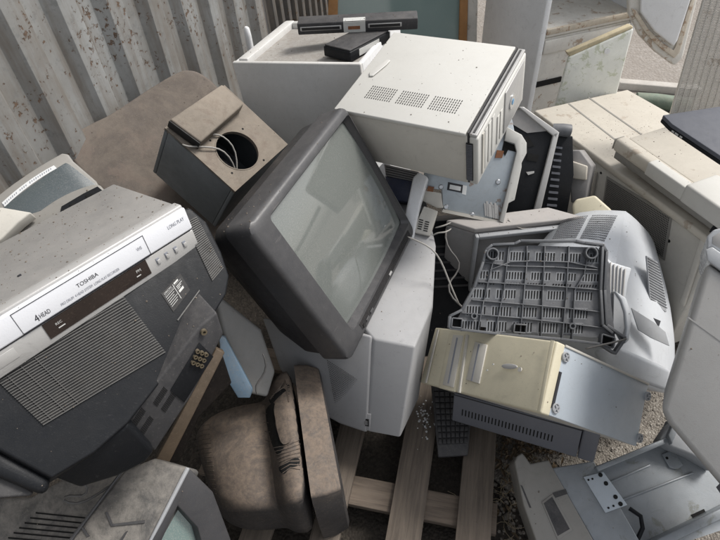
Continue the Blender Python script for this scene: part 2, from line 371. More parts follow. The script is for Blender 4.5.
FONT = {}
def text_tris(t):
    if t in FONT: return FONT[t]
    c = bpy.data.curves.new('t', 'FONT'); c.body = t; c.size = 1; c.resolution_u = 3
    o = bpy.data.objects.new('t', c); col.objects.link(o); bpy.context.view_layer.update()
    me = o.to_mesh(); vs = [v.co.copy() for v in me.vertices]; fs = [tuple(p.vertices) for p in me.polygons]; o.to_mesh_clear()
    bpy.data.objects.remove(o); x0 = min(v.x for v in vs); x1 = max(v.x for v in vs); y0 = min(v.y for v in vs); y1 = max(v.y for v in vs)
    FONT[t] = ([((v.x-x0)/(x1-x0), (v.y-y0)/(y1-y0)) for v in vs], fs); return FONT[t]
def text_on(mb, q, t, u0, u1, v0, v1, h=.0012, flip=False):
    vs, fs = text_tris(t)
    mb.add([q.P(u0+(u1-u0)*a, v0+(v1-v0)*b, h) for a, b in vs], fs)

class Hit:                                             # points on the real surface of a built mesh
    def __init__(s, o):
        from mathutils.bvhtree import BVHTree
        dg = bpy.context.evaluated_depsgraph_get(); dg.update(); ev = o.evaluated_get(dg); me = ev.to_mesh(); mw = o.matrix_world
        s.t = BVHTree.FromPolygons([mw @ v.co for v in me.vertices], [tuple(p.vertices) for p in me.polygons]); ev.to_mesh_clear()
    def at(s, x, y, h=0.):
        d = ray(x, y).normalized(); loc, n, i, di = s.t.ray_cast(CAM, d)
        if loc is None: return None
        if n.dot(d) > 0: n = -n
        return loc+n*h
    def line(s, b, pts, r, h=0., m=6):
        out = []
        for (x0, y0), (x1, y1) in zip(pts, pts[1:]):
            for k in range(m): out.append(s.at(x0+(x1-x0)*k/m, y0+(y1-y0)*k/m, h))
        out.append(s.at(*pts[-1], h)); out = [p for p in out if p is not None]
        if len(out) > 2: b.tube(out, r, 5)
    def patch(s, b, pts, h=.0008, rings=4):
        cx = sum(p[0] for p in pts)/len(pts); cy = sum(p[1] for p in pts)/len(pts); n = len(pts); vs = []; ok = True
        for k in range(rings, 0, -1):
            for x, y in pts:
                p = s.at(cx+(x-cx)*k/rings, cy+(y-cy)*k/rings, h); vs.append(p); ok = ok and p is not None
        c = s.at(cx, cy, h); vs.append(c)
        if not ok or c is None: return
        fs = [(k*n+i, k*n+(i+1) % n, (k+1)*n+(i+1) % n, (k+1)*n+i) for k in range(rings-1) for i in range(n)]+[((rings-1)*n+i, (rings-1)*n+(i+1) % n, rings*n) for i in range(n)]
        b.add(vs, fs)
def shift(d, s):    # move/scale a fitted pose away from / towards the camera
    L = CAM + (Vector(d['loc'])-CAM)*s
    return dict(loc=tuple(L), rot=d['rot'], dims=[v*s for v in d['dims']])
POSE = {
'pc_top' : {'loc': [0.2622, 1.5154, 0.95], 'rot': [0.1642, -0.0429, -0.555], 'dims': [0.4358, 0.4046, 0.181]} ,
'white_cab' : {'loc': [-0.1006, 2.5605, 0.3034], 'rot': [-0.0388, -0.0981, -0.4041], 'dims': [0.6, 0.55, 0.85]} ,
'tv_c' : {'loc': [-0.0398, 1.1251, 0.8072], 'rot': [-0.4733, -0.0261, 1.1188], 'dims': [0.5402, 0.04, 0.4769]} ,
'vcr' : {'loc': [-0.568, 0.7626, 1.0892], 'rot': [-0.1904, 0.0625, 0.8579], 'dims': [0.43, 0.2576, 0.0959]} ,
'pc_beige' : {'loc': [0.4584, 0.8388, 0.4242], 'rot': [0.6639, -0.6391, -0.8676], 'dims': [0.4599, 0.1747, 0.3974]} ,
'slim' : {'loc': [0.4525, 0.7944, 0.4697], 'rot': [-0.2956, -0.101, -0.4675], 'dims': [0.3571, 0.33, 0.0941]} ,
'dvd' : {'loc': [0.0615, 2.106, 0.9907], 'rot': [0.0205, -0.0043, -0.0751], 'dims': [0.4509, 0.07, 0.0429]} ,
'blackbox' : {'loc': [0.0619, 2.2935, 0.8229], 'rot': [-0.0501, -0.041, -0.715], 'dims': [0.1431, 0.2744, 0.0481]} ,
'scanner' : {'loc': [1.1393, 1.5154, 0.626], 'rot': [0.0, -0.0, -1.2275], 'dims': [0.3951, 0.2592, 0.082]} ,
'copier' : {'loc': [1.1996, 1.7145, 0.3051], 'rot': [-0.0277, -0.0544, -1.2728], 'dims': [1.0033, 0.4984, 0.5]} ,
'spk' : {'loc': [-0.4429, 1.5747, 0.776], 'rot': [0.631, -0.0285, 0.9785], 'dims': [0.2759, 0.2785, 0.264]} ,
}
def fr(k, s=1.): d = shift(POSE[k], s); return Fr(d['loc'], d['rot'], d['dims'])
#@@PARTS@@
# ================================================================== setting
g = MB()
g.add([(-60,-60,0),(60,-60,0),(60,90,0),(-60,90,0)], [(0,1,2,3)])
ground = struct(g.build('ground', 'yard_ground')); 
# dark dirt inside the container, a thin bumpy sheet
g = MB(); nx, ny = 60, 60
vs = []
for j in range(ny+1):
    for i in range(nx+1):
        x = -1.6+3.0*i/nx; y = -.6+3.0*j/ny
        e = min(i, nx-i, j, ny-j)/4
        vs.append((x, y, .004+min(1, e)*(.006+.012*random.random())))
g.add(vs, [(j*(nx+1)+i, j*(nx+1)+i+1, (j+1)*(nx+1)+i+1, (j+1)*(nx+1)+i) for j in range(ny) for i in range(nx)])
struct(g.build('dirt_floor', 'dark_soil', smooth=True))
# gravel patch on the right between the machines
gp = MB(); c0 = G(610, 455, .02); vs = []; fs = []
K = 40
for i in range(K):
    a = 2*math.pi*i/K; rr_ = .34*(1+.15*math.sin(3*a)+.08*random.random())
    vs.append((c0.x+rr_*math.cos(a)*1.25, c0.y+rr_*math.sin(a), .026))
gp.add(vs+[(v[0], v[1], .0) for v in vs], [tuple(range(K))]+[(i, (i+1) % K, K+(i+1) % K, K+i) for i in range(K)])
struct(gp.build('gravel_bed', 'gravel_mat'))

# pebbles and leaf litter (uncountable)
st = MB()
def stone(c, r):
    n = 5; rings = []
    for k, (h, q) in enumerate(((0, .8), (.35, 1), (.75, .6))):
        rings.append([Vector((c[0]+r*q*math.cos(2*math.pi*i/n+k*.3)*random.uniform(.8,1.2), c[1]+r*q*math.sin(2*math.pi*i/n+k*.3)*random.uniform(.8,1.2), c[2]+r*h)) for i in range(n)])
    st.loft(rings)
for i in range(1500):
    a = random.uniform(0, 6.28); q = math.sqrt(random.random())*.36
    stone((c0.x+q*math.cos(a)*1.25, c0.y+q*math.sin(a), .024), random.uniform(.003, .008))
for i in range(500):
    p = G(random.uniform(470, 570), random.uniform(400, 545), .015); stone((p.x, p.y, .012), random.uniform(.003, .009))
o = st.build('gravel', 'gravel_mat'); tag(o, 'loose pale gravel stones between the machines', 'gravel'); o['kind'] = 'stuff'
lv = MB()
def leaf(p, L, w, a, dz):
    d = Vector((math.cos(a), math.sin(a), 0)); s_ = Vector((-d.y, d.x, 0)); up = Vector((0,0,1))
    pts = []
    for k in range(5):
        t = k/4; ww = w*math.sin(math.pi*min(.97, t*.94+.03)); c = p+d*L*t+up*(dz*math.sin(t*3)+.002)
        pts.append((c-s_*ww+up*w*.5, c, c+s_*ww+up*w*.5))
    vs = [q for r in pts for q in r]; fs = []
    for k in range(4):
        for e in (0, 1): fs.append((k*3+e, k*3+e+1, k*3+e+4, k*3+e+3))
    lv.add(vs, fs)
mk('leaf_litter', (.12,.085,.05), .8, 0, mott=.5, speck=.2, scale=14)
mk('straw', (.32,.26,.17), .8, 0, mott=.4, speck=.1, scale=14)
for i in range(230):
    p = G(random.uniform(485, 560), random.uniform(408, 545), .02)
    if i < 150: p = G(random.gauss(520, 16), random.gauss(448, 14), .02)
    leaf(Vector((p.x, p.y, random.uniform(.012, .05))), random.uniform(.012, .035), random.uniform(.002, .006), random.uniform(0, 6.28), random.uniform(.0, .02))
o = lv.build('leaf_litter', 'leaf_litter', smooth=True); tag(o, 'dry brown leaf litter on the dirt beside the pallet', 'leaves'); o['kind'] = 'stuff'
lv = MB()
for i in range(36):
    p = G(random.gauss(512, 20), random.gauss(480, 30), .03); a = random.uniform(0, 6.28); pts = []
    for k in range(7):
        pts.append(p+Vector((math.cos(a+k*.25)*.014*k, math.sin(a+k*.25)*.014*k, .01*math.sin(k)*random.random())))
    lv.tube(pts, .0009, 4)
o = lv.build('straw', 'straw', smooth=True); tag(o, 'thin pale straw stalks scattered on the dirt', 'straw'); o['kind'] = 'stuff'

# ------------------------------------------------------------------ container wall
A = Vector((-1.44, .5, 0)); D = Vector((.374, 1, 0)).normalized(); Nw = Vector((D.y, -D.x, 0))   # towards the inside
def corrugated(name, m, start, length, pitch, depth, label, h=2.7, D=D, Nw=Nw):
    prof = []
    n = int(length/pitch)
    for k in range(n):
        for f, d in ((0,0),(.30,0),(.45,1),(.80,1),(.95,0)):
            prof.append((start+(k+f)*pitch, d*depth))
    rng = random.Random(3)
    mb = MB(); zs = [h*i/14 for i in range(15)]; vs = []
    for z in zs:
        for s_, d in prof:
            p = A+D*s_+Nw*(d+.004*math.sin(s_*9+z*3)); vs.append((p.x, p.y, z))
    w = len(prof)
    mb.add(vs, [(j*w+i, j*w+i+1, (j+1)*w+i+1, (j+1)*w+i) for j in range(len(zs)-1) for i in range(w-1)])
    o = mb.build(name, m); so = o.modifiers.new('s', 'SOLIDIFY'); so.thickness = .003
    b = o.modifiers.new('b', 'BEVEL'); b.width = .012; b.segments = 3; b.limit_method = 'ANGLE'; b.angle_limit = math.radians(25)
    for p in o.data.polygons: p.use_smooth = True
    return tag(o, label, 'wall')
corrugated('container_wall', 'wall_metal', -2.2, 5.05, .21, .040, 'pale grey corrugated steel container wall with flaking rust patches')
wd = corrugated('container_wall', 'wall_dark', 2.90, 7., .10, .03, 'dark narrow ribbed steel wall section beyond the pale corrugated wall')
# white post end standing behind the cabinet
pst = MB(); b0 = U(248, 36, 2.5); pst.tube([b0+Vector((0,0,-b0.z)), b0, b0+Vector((0,0,.035)), b0+Vector((0,0,.042))], .02, 14, rr=[.016,.016,.013,.006])
tag(pst.build('post', 'white_enamel', smooth=True), 'short pale rounded pipe standing against the corrugated wall behind the cabinet', 'pipe')

# ------------------------------------------------------------------ window pane with wood frame, behind
win = thing('window_sash', 'greenish glass window sash with an orange brown wooden frame leaning at the back', 'window', G(400, 35, 0)*1)
pw = Plane(U(400, 20, 3.05), (-.05,-1,.12))
L_ = MB(); L_.pprism(pw, [(338,-60),(466,-60),(466,60),(336,60)], -.006, 0); L_.build('glass_pane', 'window_glass', win)
b = MB(); b.pprism(pw, [(330,-60),(339,-60),(337,60),(327,60)], -.03, .02); b.pprism(pw, [(461,-60),(469,-60),(466,60),(458,60)], -.03, .02); b.pprism(pw, [(330,60),(466,60),(466,68),(330,68)], -.03, .02)
b.build('frame', 'wood_frame', win, bevel=.004)
b = MB(); b.pprism(pw, [(469,-60),(479,-60),(476,60),(466,60)], -.05, .01); b.build('jamb', 'mesh_white', win, bevel=.004)

# ------------------------------------------------------------------ fridge cabinet
A0 = G(541, 32, .60); B0 = G(640, 11, .60); fd = (B0-A0); fd.z = 0; Wf = min(.62, fd.length); fd.normalize(); sd = Vector((-fd.y, fd.x, 0))   # sd: away
fr_o = Vector((A0.x, A0.y, 0))
fg = thing('fridge', 'rusty white refrigerator with its upper compartment and door standing open at the back', 'fridge', fr_o)
def FP(x, y, z): return fr_o + fd*x + sd*y + Vector((0,0,z))
class FF: P = staticmethod(FP)
t = .035; dp = .58
b = MB(); b.fbox(FF, 0, t, 0, dp, .0, 1.75); b.build('side_panel', 'fridge_side', fg, bevel=.006)
b = MB(); b.fbox(FF, Wf-t, Wf, .0, dp, .0, 1.75); b.build('side_panel', 'fridge_side', fg, bevel=.006)
b = MB(); b.fbox(FF, t, Wf-t, dp-t, dp, .0, 1.75); b.build('back_panel', 'fridge_dirty', fg)
b = MB(); b.fbox(FF, t, Wf-t, .0, dp-t, .56, .60); b.build('shelf', 'fridge_dirty', fg, bevel=.006)
b = MB(); b.fbox(FF, t+.001, Wf-t-.001, -.004, .012, .575, .606); b.build('rust_trim', 'rust_edge', fg, bevel=.004)
b = MB(); b.fbox(FF, t, Wf-t, .01, .03, .10, .555); b.fbox(FF, t+.002, Wf-t-.002, -.002, .012, .47, .545); b.build('front_panel', 'fridge_dirty', fg, bevel=.006)
b = MB(); b.fbox(FF, t+.002, t+.16, .002, .012, .285, .315); b.build('gap', 'dark_hole', fg)
b = MB(); b.fbox(FF, t, Wf-t, 0, dp-t, 1.71, 1.75); b.build('top_panel', 'white_enamel', fg)
b = MB(); b.fbox(FF, Wf-.05, Wf-.01, -.03, .0, .60, .62); b.tube([FP(Wf-.03,-.02,.56), FP(Wf-.03,-.02,.64)], .008); b.build('hinge', 'chrome', fg)
# ------------------------------------------------------------------ open fridge door (upper right)
pd = Plane(U(655, 20, 2.75), (-.25,-1,.35))
b = MB(); b.pprism(pd, [(628,-80),(629,12),(640,35),(656,52),(675,66),(683,58),(700,-10),(722,-80)], -.06, 0); dr = b.build('door', 'fridge_dirty', fg, bevel=.01)
b = MB(); b.pprism(pd, [(640,-80),(639,12),(653,31),(672,46),(676,40),(692,-10),(712,-80)], .001, .03); b.build('liner', 'white_enamel', dr, bevel=.008, seg=3)
b = MB(); b.pprism(pd, [(631,8),(633,14),(645,33),(660,48),(674,58),(679,52),(697,-10),(694,-10),(675,46),(673,50),(661,42),(648,29),(636,10)], .0015, .012); b.build('seal', 'rust_edge', dr, bevel=.003)
# ------------------------------------------------------------------ loose freezer door leaning
pf = Plane(U(595, 75, 2.45), (-.15,-1,.25))
fz = thing('freezer_door', 'small mould stained freezer door with yellowed foam edge leaning on the fridge', 'door', pf.at(585, 104))
b = MB(); b.pprism(pf, [(569,57),(634,28),(616,98),(555,108)], -.03, 0); b.build('panel', 'fridge_green', fz, bevel=.008, seg=3)
b = MB(); b.pprism(pf, [(567,53),(632,25),(634,28),(570,57)], -.055, -.004); b.build('foam_edge', 'foam_yellow', fz, bevel=.005)
b = MB(); b.disc(pf.at(607,51), pf.n, .012, .006); b.build('cap', 'white_enamel', fz, smooth=True)
# ------------------------------------------------------------------ pipe + kerb on far ground
b = MB(); b.tube([G(636,100,.05), G(655,101,.05), G(690,106,.05)], .045, 14); tag(b.build('pipe', 'pipe_green', smooth=True), 'mossy green pipe lying on the far ground behind the copier', 'pipe')
b = MB(); k0, k1 = G(618,90,.0), G(700,97,.0); b.prism([k0, k1, k1+Vector((0,.07,0)), k0+Vector((0,.07,0))], (0,0,.05)); o = b.build('kerb', 'kerb', bevel=.006); struct(o)
# ------------------------------------------------------------------ slatted metal panel leaning on the right
pm = Plane(U(690, 80, 2.0), (-.45,-1,.25))
gm = thing('wire_grille', 'tall dusty white wire grille panel leaning at the right edge', 'grille', pm.at(672, 116))
q0, q1, q2, q3 = pm.at(671,116), pm.at(745,112), pm.at(800,-70), pm.at(722,-60)
qm = Quad(q0, q1, q2, q3)
b = MB()
for u in [i/11 for i in range(12)]: b.qbox(qm, u-.006, u+.006, 0, 1, .004, .008)
b.build('upright', 'mesh_white', gm)
b = MB(); ns = 110
for i in range(ns+1):
    v = i/ns; b.qbox(qm, -.0, 1., v-.0030, v+.0030, -.001, .003)
o = b.build('wires', 'mesh_white', gm)
b = MB(); b.qbox(qm, -.03, 0, -.01, 1.01, -.01, .012); b.qbox(qm, 0, 1, -.015, 0, -.01, .012); b.build('edge_frame', 'mesh_white', gm, bevel=.003)

# ------------------------------------------------------------------ white enamel cabinet at the back
f = fr('white_cab', .825); dx, dy, dz = [v/2 for v in f.d]; xr = dx+.03
wc = thing('cabinet', 'white enamel appliance cabinet with a grimy recessed top in front of the wall', 'cabinet', f.P(0,0,-dz), f.rot)
zl = -dz
b = MB(); b.fbox(f, -dx, xr, -dy, -dy+.02, zl, dz); b.build('front_panel', 'cabinet_white', wc, bevel=.005)
b = MB(); b.fbox(f, -dx, -dx+.02, -dy+.02, dy, zl, dz-.004); b.build('side_panel', 'white_enamel', wc, bevel=.004)
b = MB(); b.fbox(f, xr-.02, xr, -dy+.02, dy, zl, dz-.004); b.build('side_panel', 'white_enamel', wc, bevel=.004)
b = MB(); b.fbox(f, -dx+.02, xr-.02, dy-.02, dy, zl, dz-.003); b.build('back_panel', 'white_enamel', wc, bevel=.004)
b = MB(); b.fbox(f, -dx+.03, xr-.02, -dy+.02, dy-.02, dz-.05, dz-.018); b.build('top_tray', 'enamel_dirty', wc)
b = MB(); b.fbox(f, -dx+.02, -dx+.06, -dy+.02, dy-.02, dz-.03, dz+.006); b.fbox(f, -dx+.06, xr-.02, dy-.05, dy-.02, dz-.03, dz+.004); b.build('rim', 'cabinet_white', wc, bevel=.004)
# ------------------------------------------------------------------ media player and dark box on the cabinet
f = fr('dvd'); dx, dy, dz = [v/2 for v in f.d]; o_ = f.P(0,0,-dz)
f.loc = f.loc + Vector((0,0,-.012)); 
dv = thing('media_player', 'slim black media player with two long recessed slots lying across the cabinet', 'player', f.P(0,0,-dz), f.rot)
b = MB(); b.fbox(f, -dx, dx, -dy, dy, -dz, dz); b.build('body', 'black_dull', dv, bevel=.004)
for xa, xb in ((-dx+.01, -.06), (.04, dx-.06)):
    b = MB(); b.fbox(f, xa, xb, -dy-.002, -dy+.002, -.007, .009); so0 = b.build('slot_trim', 'silver_dim', dv, bevel=.002)
    b = MB(); b.fbox(f, xa+.006, xb-.006, -dy-.003, -dy+.001, -.004, .006); b.build('slot', 'black_deep', so0)
b = MB(); b.fbox(f, -.052, .03, -dy-.002, -dy+.002, -dz+.002, dz-.002); b.fbox(f, -.052, .03, -dy, -dy+.03, dz, dz+.001); b.build('sticker', 'ink_light', dv)
b = MB(); b.fbox(f, -.035, .01, -dy-.003, -dy-.0015, -.008, .004); b.build('sticker_print', 'rust', dv)
f = fr('blackbox', .88); dx, dy, dz = [v/2 for v in f.d]
bb = thing('power_supply', 'small black dusty oblong adapter box lying on the cabinet top', 'adapter', f.P(0,0,-dz), f.rot)
b = MB(); b.fbox(f, -dx, dx, -dy, dy, -dz, dz-.006); b.build('shell', 'black_plastic', bb, bevel=.004)
b = MB(); b.fbox(f, -dx+.004, dx-.004, -dy+.004, dy-.004, dz-.006, dz); b.build('lid', 'black_dull', bb, bevel=.002)
b = MB(); b.fbox(f, dx-.0005, dx+.001, -.07, .05, -dz+.008, dz-.01); b.build('label', 'ink_light', bb)

# ------------------------------------------------------------------ beige PC tower lying on its side
f = fr('pc_top'); dx, dy, dz = [v/2 for v in f.d]
pc = thing('computer_tower', 'off white desktop computer tower lying flat on top of the pile with vented side panel', 'computer', f.P(0,0,-dz), f.rot)
b = MB(); b.fbox(f, -dx, dx-.030, -dy, dy, -dz, dz-.010); b.build('case', 'beige_side', pc, bevel=.004)
b = MB(); b.fbox(f, -dx-.002, dx-.034, -dy-.003, dy+.002, dz-.012, dz); b.build('side_panel', 'beige_pc', pc, bevel=.003)
b = MB(); b.fbox(f, dx-.030, dx-.026, -dy+.002, dy-.002, -dz+.002, dz+.001); b.build('dark_trim', 'black_dull', pc)
bez = MB(); bez.fbox(f, dx-.026, dx, -dy, dy, -dz, dz-.012); bo = bez.build('front_bezel', 'beige_pc', pc, bevel=.006)
b = MB(); b.fbox(f, dx-.025, dx-.004, -dy+.002, dy-.002, dz-.0115, dz-.0025); b.build('bezel_rail', 'silver_dim', pc, bevel=.002)
b = MB(); b.fbox(f, dx-.018, dx-.012, -dy+.01, dy-.01, dz-.0024, dz-.001); b.build('rail_groove', 'black_dull', pc)
q = f.face('+z'); b = MB()
def pxuv(q, x, y):
    pl = Plane(q.c[0], q.n); p = pl.at(x, y)-q.c[0]; U_ = q.c[1]-q.c[0]; V_ = q.c[3]-q.c[0]
    return p.dot(U_)/U_.length_squared, p.dot(V_)/V_.length_squared
for gx in (.145, .375, .605):
    for r in range(6):
        for k in range(12):
            u = gx+.0165*k; v = .165+.026*r
            b.qbox(q, u, u+.0055, v, v+.017, -.001, .0006)
b.build('vent_holes', 'dark_hole', pc)
b = MB(); pts = []
u0, v0 = .10, .40
for (uu, vv) in ((.055,.44),(.075,.40),(.10,.41),(.135,.56),(.14,.62),(.115,.63),(.085,.55)): pts.append(q.P(uu, vv, .0015))
b.prism(pts, q.n*.004); b.build('thumb_grip', 'beige_pc', pc, bevel=.004, seg=3)
qx = f.face('+x')     # u: -y -> +y, v: -z -> +z
b = MB(); b.qbox(qx, .07, .10, .12, .9, 0, .004); b.build('seam', 'beige_side', pc)
b = MB(); b.qbox(qx, .52, .93, .10, .90, -.001, .004); b.build('silver_panel', 'silver_dim', pc, bevel=.004)
b = MB(); b.disc(qx.P(.66,.52,.004), qx.n, .022, .004); b.build('power_button', 'chrome', pc, smooth=True)
b = MB(); b.disc(qx.P(.66,.52,.0082), qx.n, .009, .0012); b.build('button_centre', 'logo_blue', pc, smooth=True)
b = MB()
for (a, c, d_, e) in ((.12,.17,.12,.88),(.19,.24,.12,.88),(.26,.31,.12,.88),(.37,.41,.15,.7),(.43,.47,.15,.7)): b.qbox(qx, a, c, d_, e, 0, .003)
b.build('drive_cover', 'beige_pc', pc, bevel=.002)
qy = f.face('-y')
b = MB()
for k in range(26): b.qbox(qy, .928, .966, .10+.028*k, .10+.028*k+.014, .003, .0055)
b.build('grille_ribs', 'slate', pc)
b = MB(); b.qbox(qy, .925, .969, .09, .83, .0, .0035); b.build('grille', 'black_deep', pc)
# ================================================================== charcoal CRT television (centre)
f = fr('tv_c'); hx, hz = f.d[0]/2, f.d[2]/2
tv = thing('crt_television', 'big charcoal CRT television tilted on its corner at the centre with a dusty grey screen', 'television', f.P(0,0,-hz), f.rot)
def rrect(x0, x1, z0, z1, y, r, n=5, frm=f):
    out = []
    for cx, cz, a0 in ((x1-r, z0+r, -90), (x1-r, z1-r, 0), (x0+r, z1-r, 90), (x0+r, z0+r, 180)):
        for k in range(n+1):
            a = math.radians(a0+90*k/n); out.append(frm.P(cx+r*math.cos(a), y, cz+r*math.sin(a)))
    return out
y0 = -.02
b = MB()
b.loft([rrect(-hx+.012, hx-.012, -hz+.012, hz-.012, y0, .02), rrect(-hx+.003, hx-.003, -hz+.003, hz-.003, y0+.006, .024), rrect(-hx, hx, -hz, hz, y0+.016, .026),
        rrect(-hx, hx, -hz, hz, y0+.085, .026), rrect(-hx+.005, hx-.005, -hz+.005, hz-.005, y0+.088, .026)], cap=False)
sx0, sx1, sz0, sz1 = -hx+.082, hx-.020, -hz+.058, hz-.040     # screen opening
b.loft([rrect(-hx+.012, hx-.012, -hz+.012, hz-.012, y0, .02), rrect(sx0-.012, sx1+.012, sz0-.012, sz1+.012, y0+.001, .014), rrect(sx0, sx1, sz0, sz1, y0+.022, .012)], cap=False)
b.build('front_bezel', 'charcoal', tv, smooth=True, weld=True)
# curved glass
g_ = MB(); nn = 16; vs = []
for j in range(nn+1):
    for i in range(nn+1):
        u, v = i/nn, j/nn; s_ = (1-(2*u-1)**2)*(1-(2*v-1)**2)
        vs.append(f.P(sx0-.003+(sx1-sx0+.006)*u, y0+.026-.016*(1-((2*u-1)**2+(2*v-1)**2)/2), sz0-.003+(sz1-sz0+.006)*v))
g_.add(vs, [(j*(nn+1)+i, j*(nn+1)+i+1, (j+1)*(nn+1)+i+1, (j+1)*(nn+1)+i) for j in range(nn) for i in range(nn)])
g_.build('screen', 'crt_glass', tv, smooth=True)
b = MB()
b.loft([rrect(-hx+.008, hx-.008, -hz+.008, hz-.008, y0+.088, .03), rrect(-hx+.012, hx-.012, -hz+.012, hz-.012, y0+.15, .035), rrect(-hx+.05, hx-.05, -hz+.03, hz-.06, y0+.24, .05),
        rrect(-hx+.11, hx-.11, -hz+.05, hz-.14, y0+.33, .05), rrect(-hx+.14, hx-.14, -hz+.07, hz-.18, y0+.37, .04)])
b.build('rear_housing', 'charcoal_side', tv, smooth=True)
b = MB()   # seam
b.loft([rrect(-hx+.004, hx-.004, -hz+.004, hz-.004, y0+.086, .03), rrect(-hx+.004, hx-.004, -hz+.004, hz-.004, y0+.090, .03)], cap=False); b.build('seam', 'dark_hole', tv)
b = MB()   # speaker grooves near the bottom edge (vertical lines right of the screen)
for k in range(5):
    b.fbox(f, sx0+.02, sx1-.02, y0-.0012, y0+.001, sz0-.022-.0045*k, sz0-.0205-.0045*k)
b.build('speaker_grooves', 'black_deep', tv)
for px_ in (-.10, -.13, .05): 
    b = MB(); b.fbox(f, px_-.009, px_+.009, y0-.003, y0+.001, -hz+.018, -hz+.025); b.build('button', 'silver_dim' if px_ > 0 else 'charcoal', tv, bevel=.001)
b = MB(); b.disc(f.P(-.155, y0+.001, -hz+.021), -f.Y, .006, .004); b.build('power_button', 'black_deep', tv, smooth=True)

# ================================================================== silver TV lying under it
zt = .50
P3 = lambda x, y, z: G(x, y, z)
tvs = thing('crt_television', 'silver CRT television with a speaker grille and jacks, under the charcoal set', 'television', G(360, 438, .16))
T = [U(374,339,1.50), U(415,347,1.47), U(433,306,1.60), U(436,245,1.78), U(424,190,1.92), U(385,160,1.98), U(345,200,1.86), U(340,300,1.60)]
Bt = [U(368,432,1.62), U(400,438,1.59), U(418,400,1.70), U(424,330,1.88), U(424,290,2.02), U(385,260,2.06), U(340,290,1.96), U(338,380,1.72)]
b = MB(); n = len(T); b.add(T+Bt, [tuple(range(n)), tuple(range(2*n-1, n-1, -1))]+[(i, i+n, (i+1)%n+n, (i+1)%n) for i in range(n)])
b.build('housing', 'tv_silver', tvs, bevel=.006, seg=3, ang=20)
FT = [U(372,336,1.495), U(340,328,1.53), U(262,318,1.66), U(280,370,1.68), U(318,412,1.67), U(340,424,1.65), U(367,433,1.615)]
b = MB(); b.prism(FT, (cf*.12+Vector((0.02,.0,-.02)))); b.build('front_bezel', 'tv_silver_front', tvs, bevel=.008, seg=3, ang=20)
qf = Quad(U(336,412,1.645), U(360,418,1.62), U(360,380,1.565), U(326,358,1.575))
b = MB()
for i in range(20):
    for j in range(24):
        u = .03+.048*i; v = .02+.041*j; c_ = qf.P(u, v, .001)
        b.qbox(qf, u, u+.018, v, v+.016, .0005, .0018)
b.build('speaker_grille', 'black_dull', tvs)
plf = Plane(U(368,400,1.585), (FT[0]-FT[5]).cross(FT[2]-FT[5]))
b = MB(); b.prism([plf.at(359,411,.002), plf.at(372,413,.002), plf.at(371,430,.002), plf.at(359,427,.002)], plf.n*.005); b.build('jack_cover', 'tv_silver_front', tvs, bevel=.003)
b = MB(); b.prism([plf.at(365,417,.0075), plf.at(370,418,.0075), plf.at(370,425,.0075), plf.at(365,424,.0075)], plf.n*.001); b.build('jack_opening', 'dark_hole', tvs)
b = MB(); b.prism([plf.at(366.2,419,.009), plf.at(369,419.3,.009), plf.at(369,423.5,.009), plf.at(366.2,423,.009)], plf.n*.001); b.build('jack_socket', 'chrome', tvs)
# cream fan-like end sliver
# ================================================================== VCR
f = fr('vcr'); dx, dy, dz = [v/2 for v in f.d]; dxl = -dx-.06
vc = thing('video_recorder', 'silver fronted video recorder with a black display window lying on the black television', 'video recorder', f.P(0,0,-dz), f.rot)
b = MB(); b.fbox(f, dxl, dx-.004, -dy+.030, dy, -dz, dz-.002); b.build('case', 'vcr_top', vc, bevel=.003)
b = MB(); b.fbox(f, dxl, dx, -dy+.004, -dy+.029, -dz+.004, dz-.001); b.build('front_lip', 'silver_dim', vc, bevel=.003)
b = MB(); b.fbox(f, dxl, dx, -dy-.004, -dy+.004, -.006, dz-.005); b.build('upper_fascia', 'silver', vc, bevel=.004, seg=3)
b = MB(); b.fbox(f, dxl, dx, -dy, -dy+.004, -dz-.004, -.0095); b.build('lower_fascia', 'silver_dim', vc, bevel=.003)
qv = f.face('-y'); b = MB(); b.fbox(f, dxl, dx, -dy+.0015, -dy+.003, -.0095, -.006); b.build('groove', 'ink_dark', vc)
W = f.d[0]; H = f.d[2]
b = MB()      # cassette door outline
h0, h1 = .0040, .0047
def line_rect(b, u0, u1, v0, v1, tu, tv_, h0, h1, q):
    b.qbox(q, u0, u1, v0, v0+tv_, h0, h1); b.qbox(q, u0, u1, v1-tv_, v1, h0, h1); b.qbox(q, u0, u0+tu, v0, v1, h0, h1); b.qbox(q, u1-tu, u1, v0, v1, h0, h1)
uL, _ = pxuv(qv, 20, 330); uR, _ = pxuv(qv, 146, 245)
line_rect(b, uL, uR, .455, .90, .0018, .010, h0, h1, qv); b.build('cassette_door', 'ink_dark', vc)
uA, _ = pxuv(qv, 50, 338); uB, _ = pxuv(qv, 149, 268)
b = MB(); b.qbox(qv, uA, uB, .07, .40, .0, .0015); b.build('display_window', 'brown_gloss', vc)
for xx, yy in ((159,262),(168,257),(177,252),(186,247)):
    u, v = pxuv(qv, xx, yy)
    b = MB(); b.qbox(qv, u-.011, u+.007, .17, .29, .0, .0012); b.build('button_frame', 'ink_grey', vc, bevel=.0005)
    b = MB(); b.qbox(qv, u-.008, u+.008, .15, .25, .0013, .0028); b.build('button', 'silver_dim', vc, bevel=.0008)
b = MB(); text_on(b, qv, 'TOSHIBA', pxuv(qv,78,290)[0], pxuv(qv,98,275.6)[0], .665, .745, .0045); b.build('lettering', 'ink_dark', vc)
b = MB(); text_on(b, qv, '4', pxuv(qv,35,321)[0], pxuv(qv,38.5,318)[0], .52, .66, .0045)
text_on(b, qv, 'HEAD', pxuv(qv,40,318)[0], pxuv(qv,50,311)[0], .545, .63, .0045); b.build('lettering', 'ink_dark', vc)
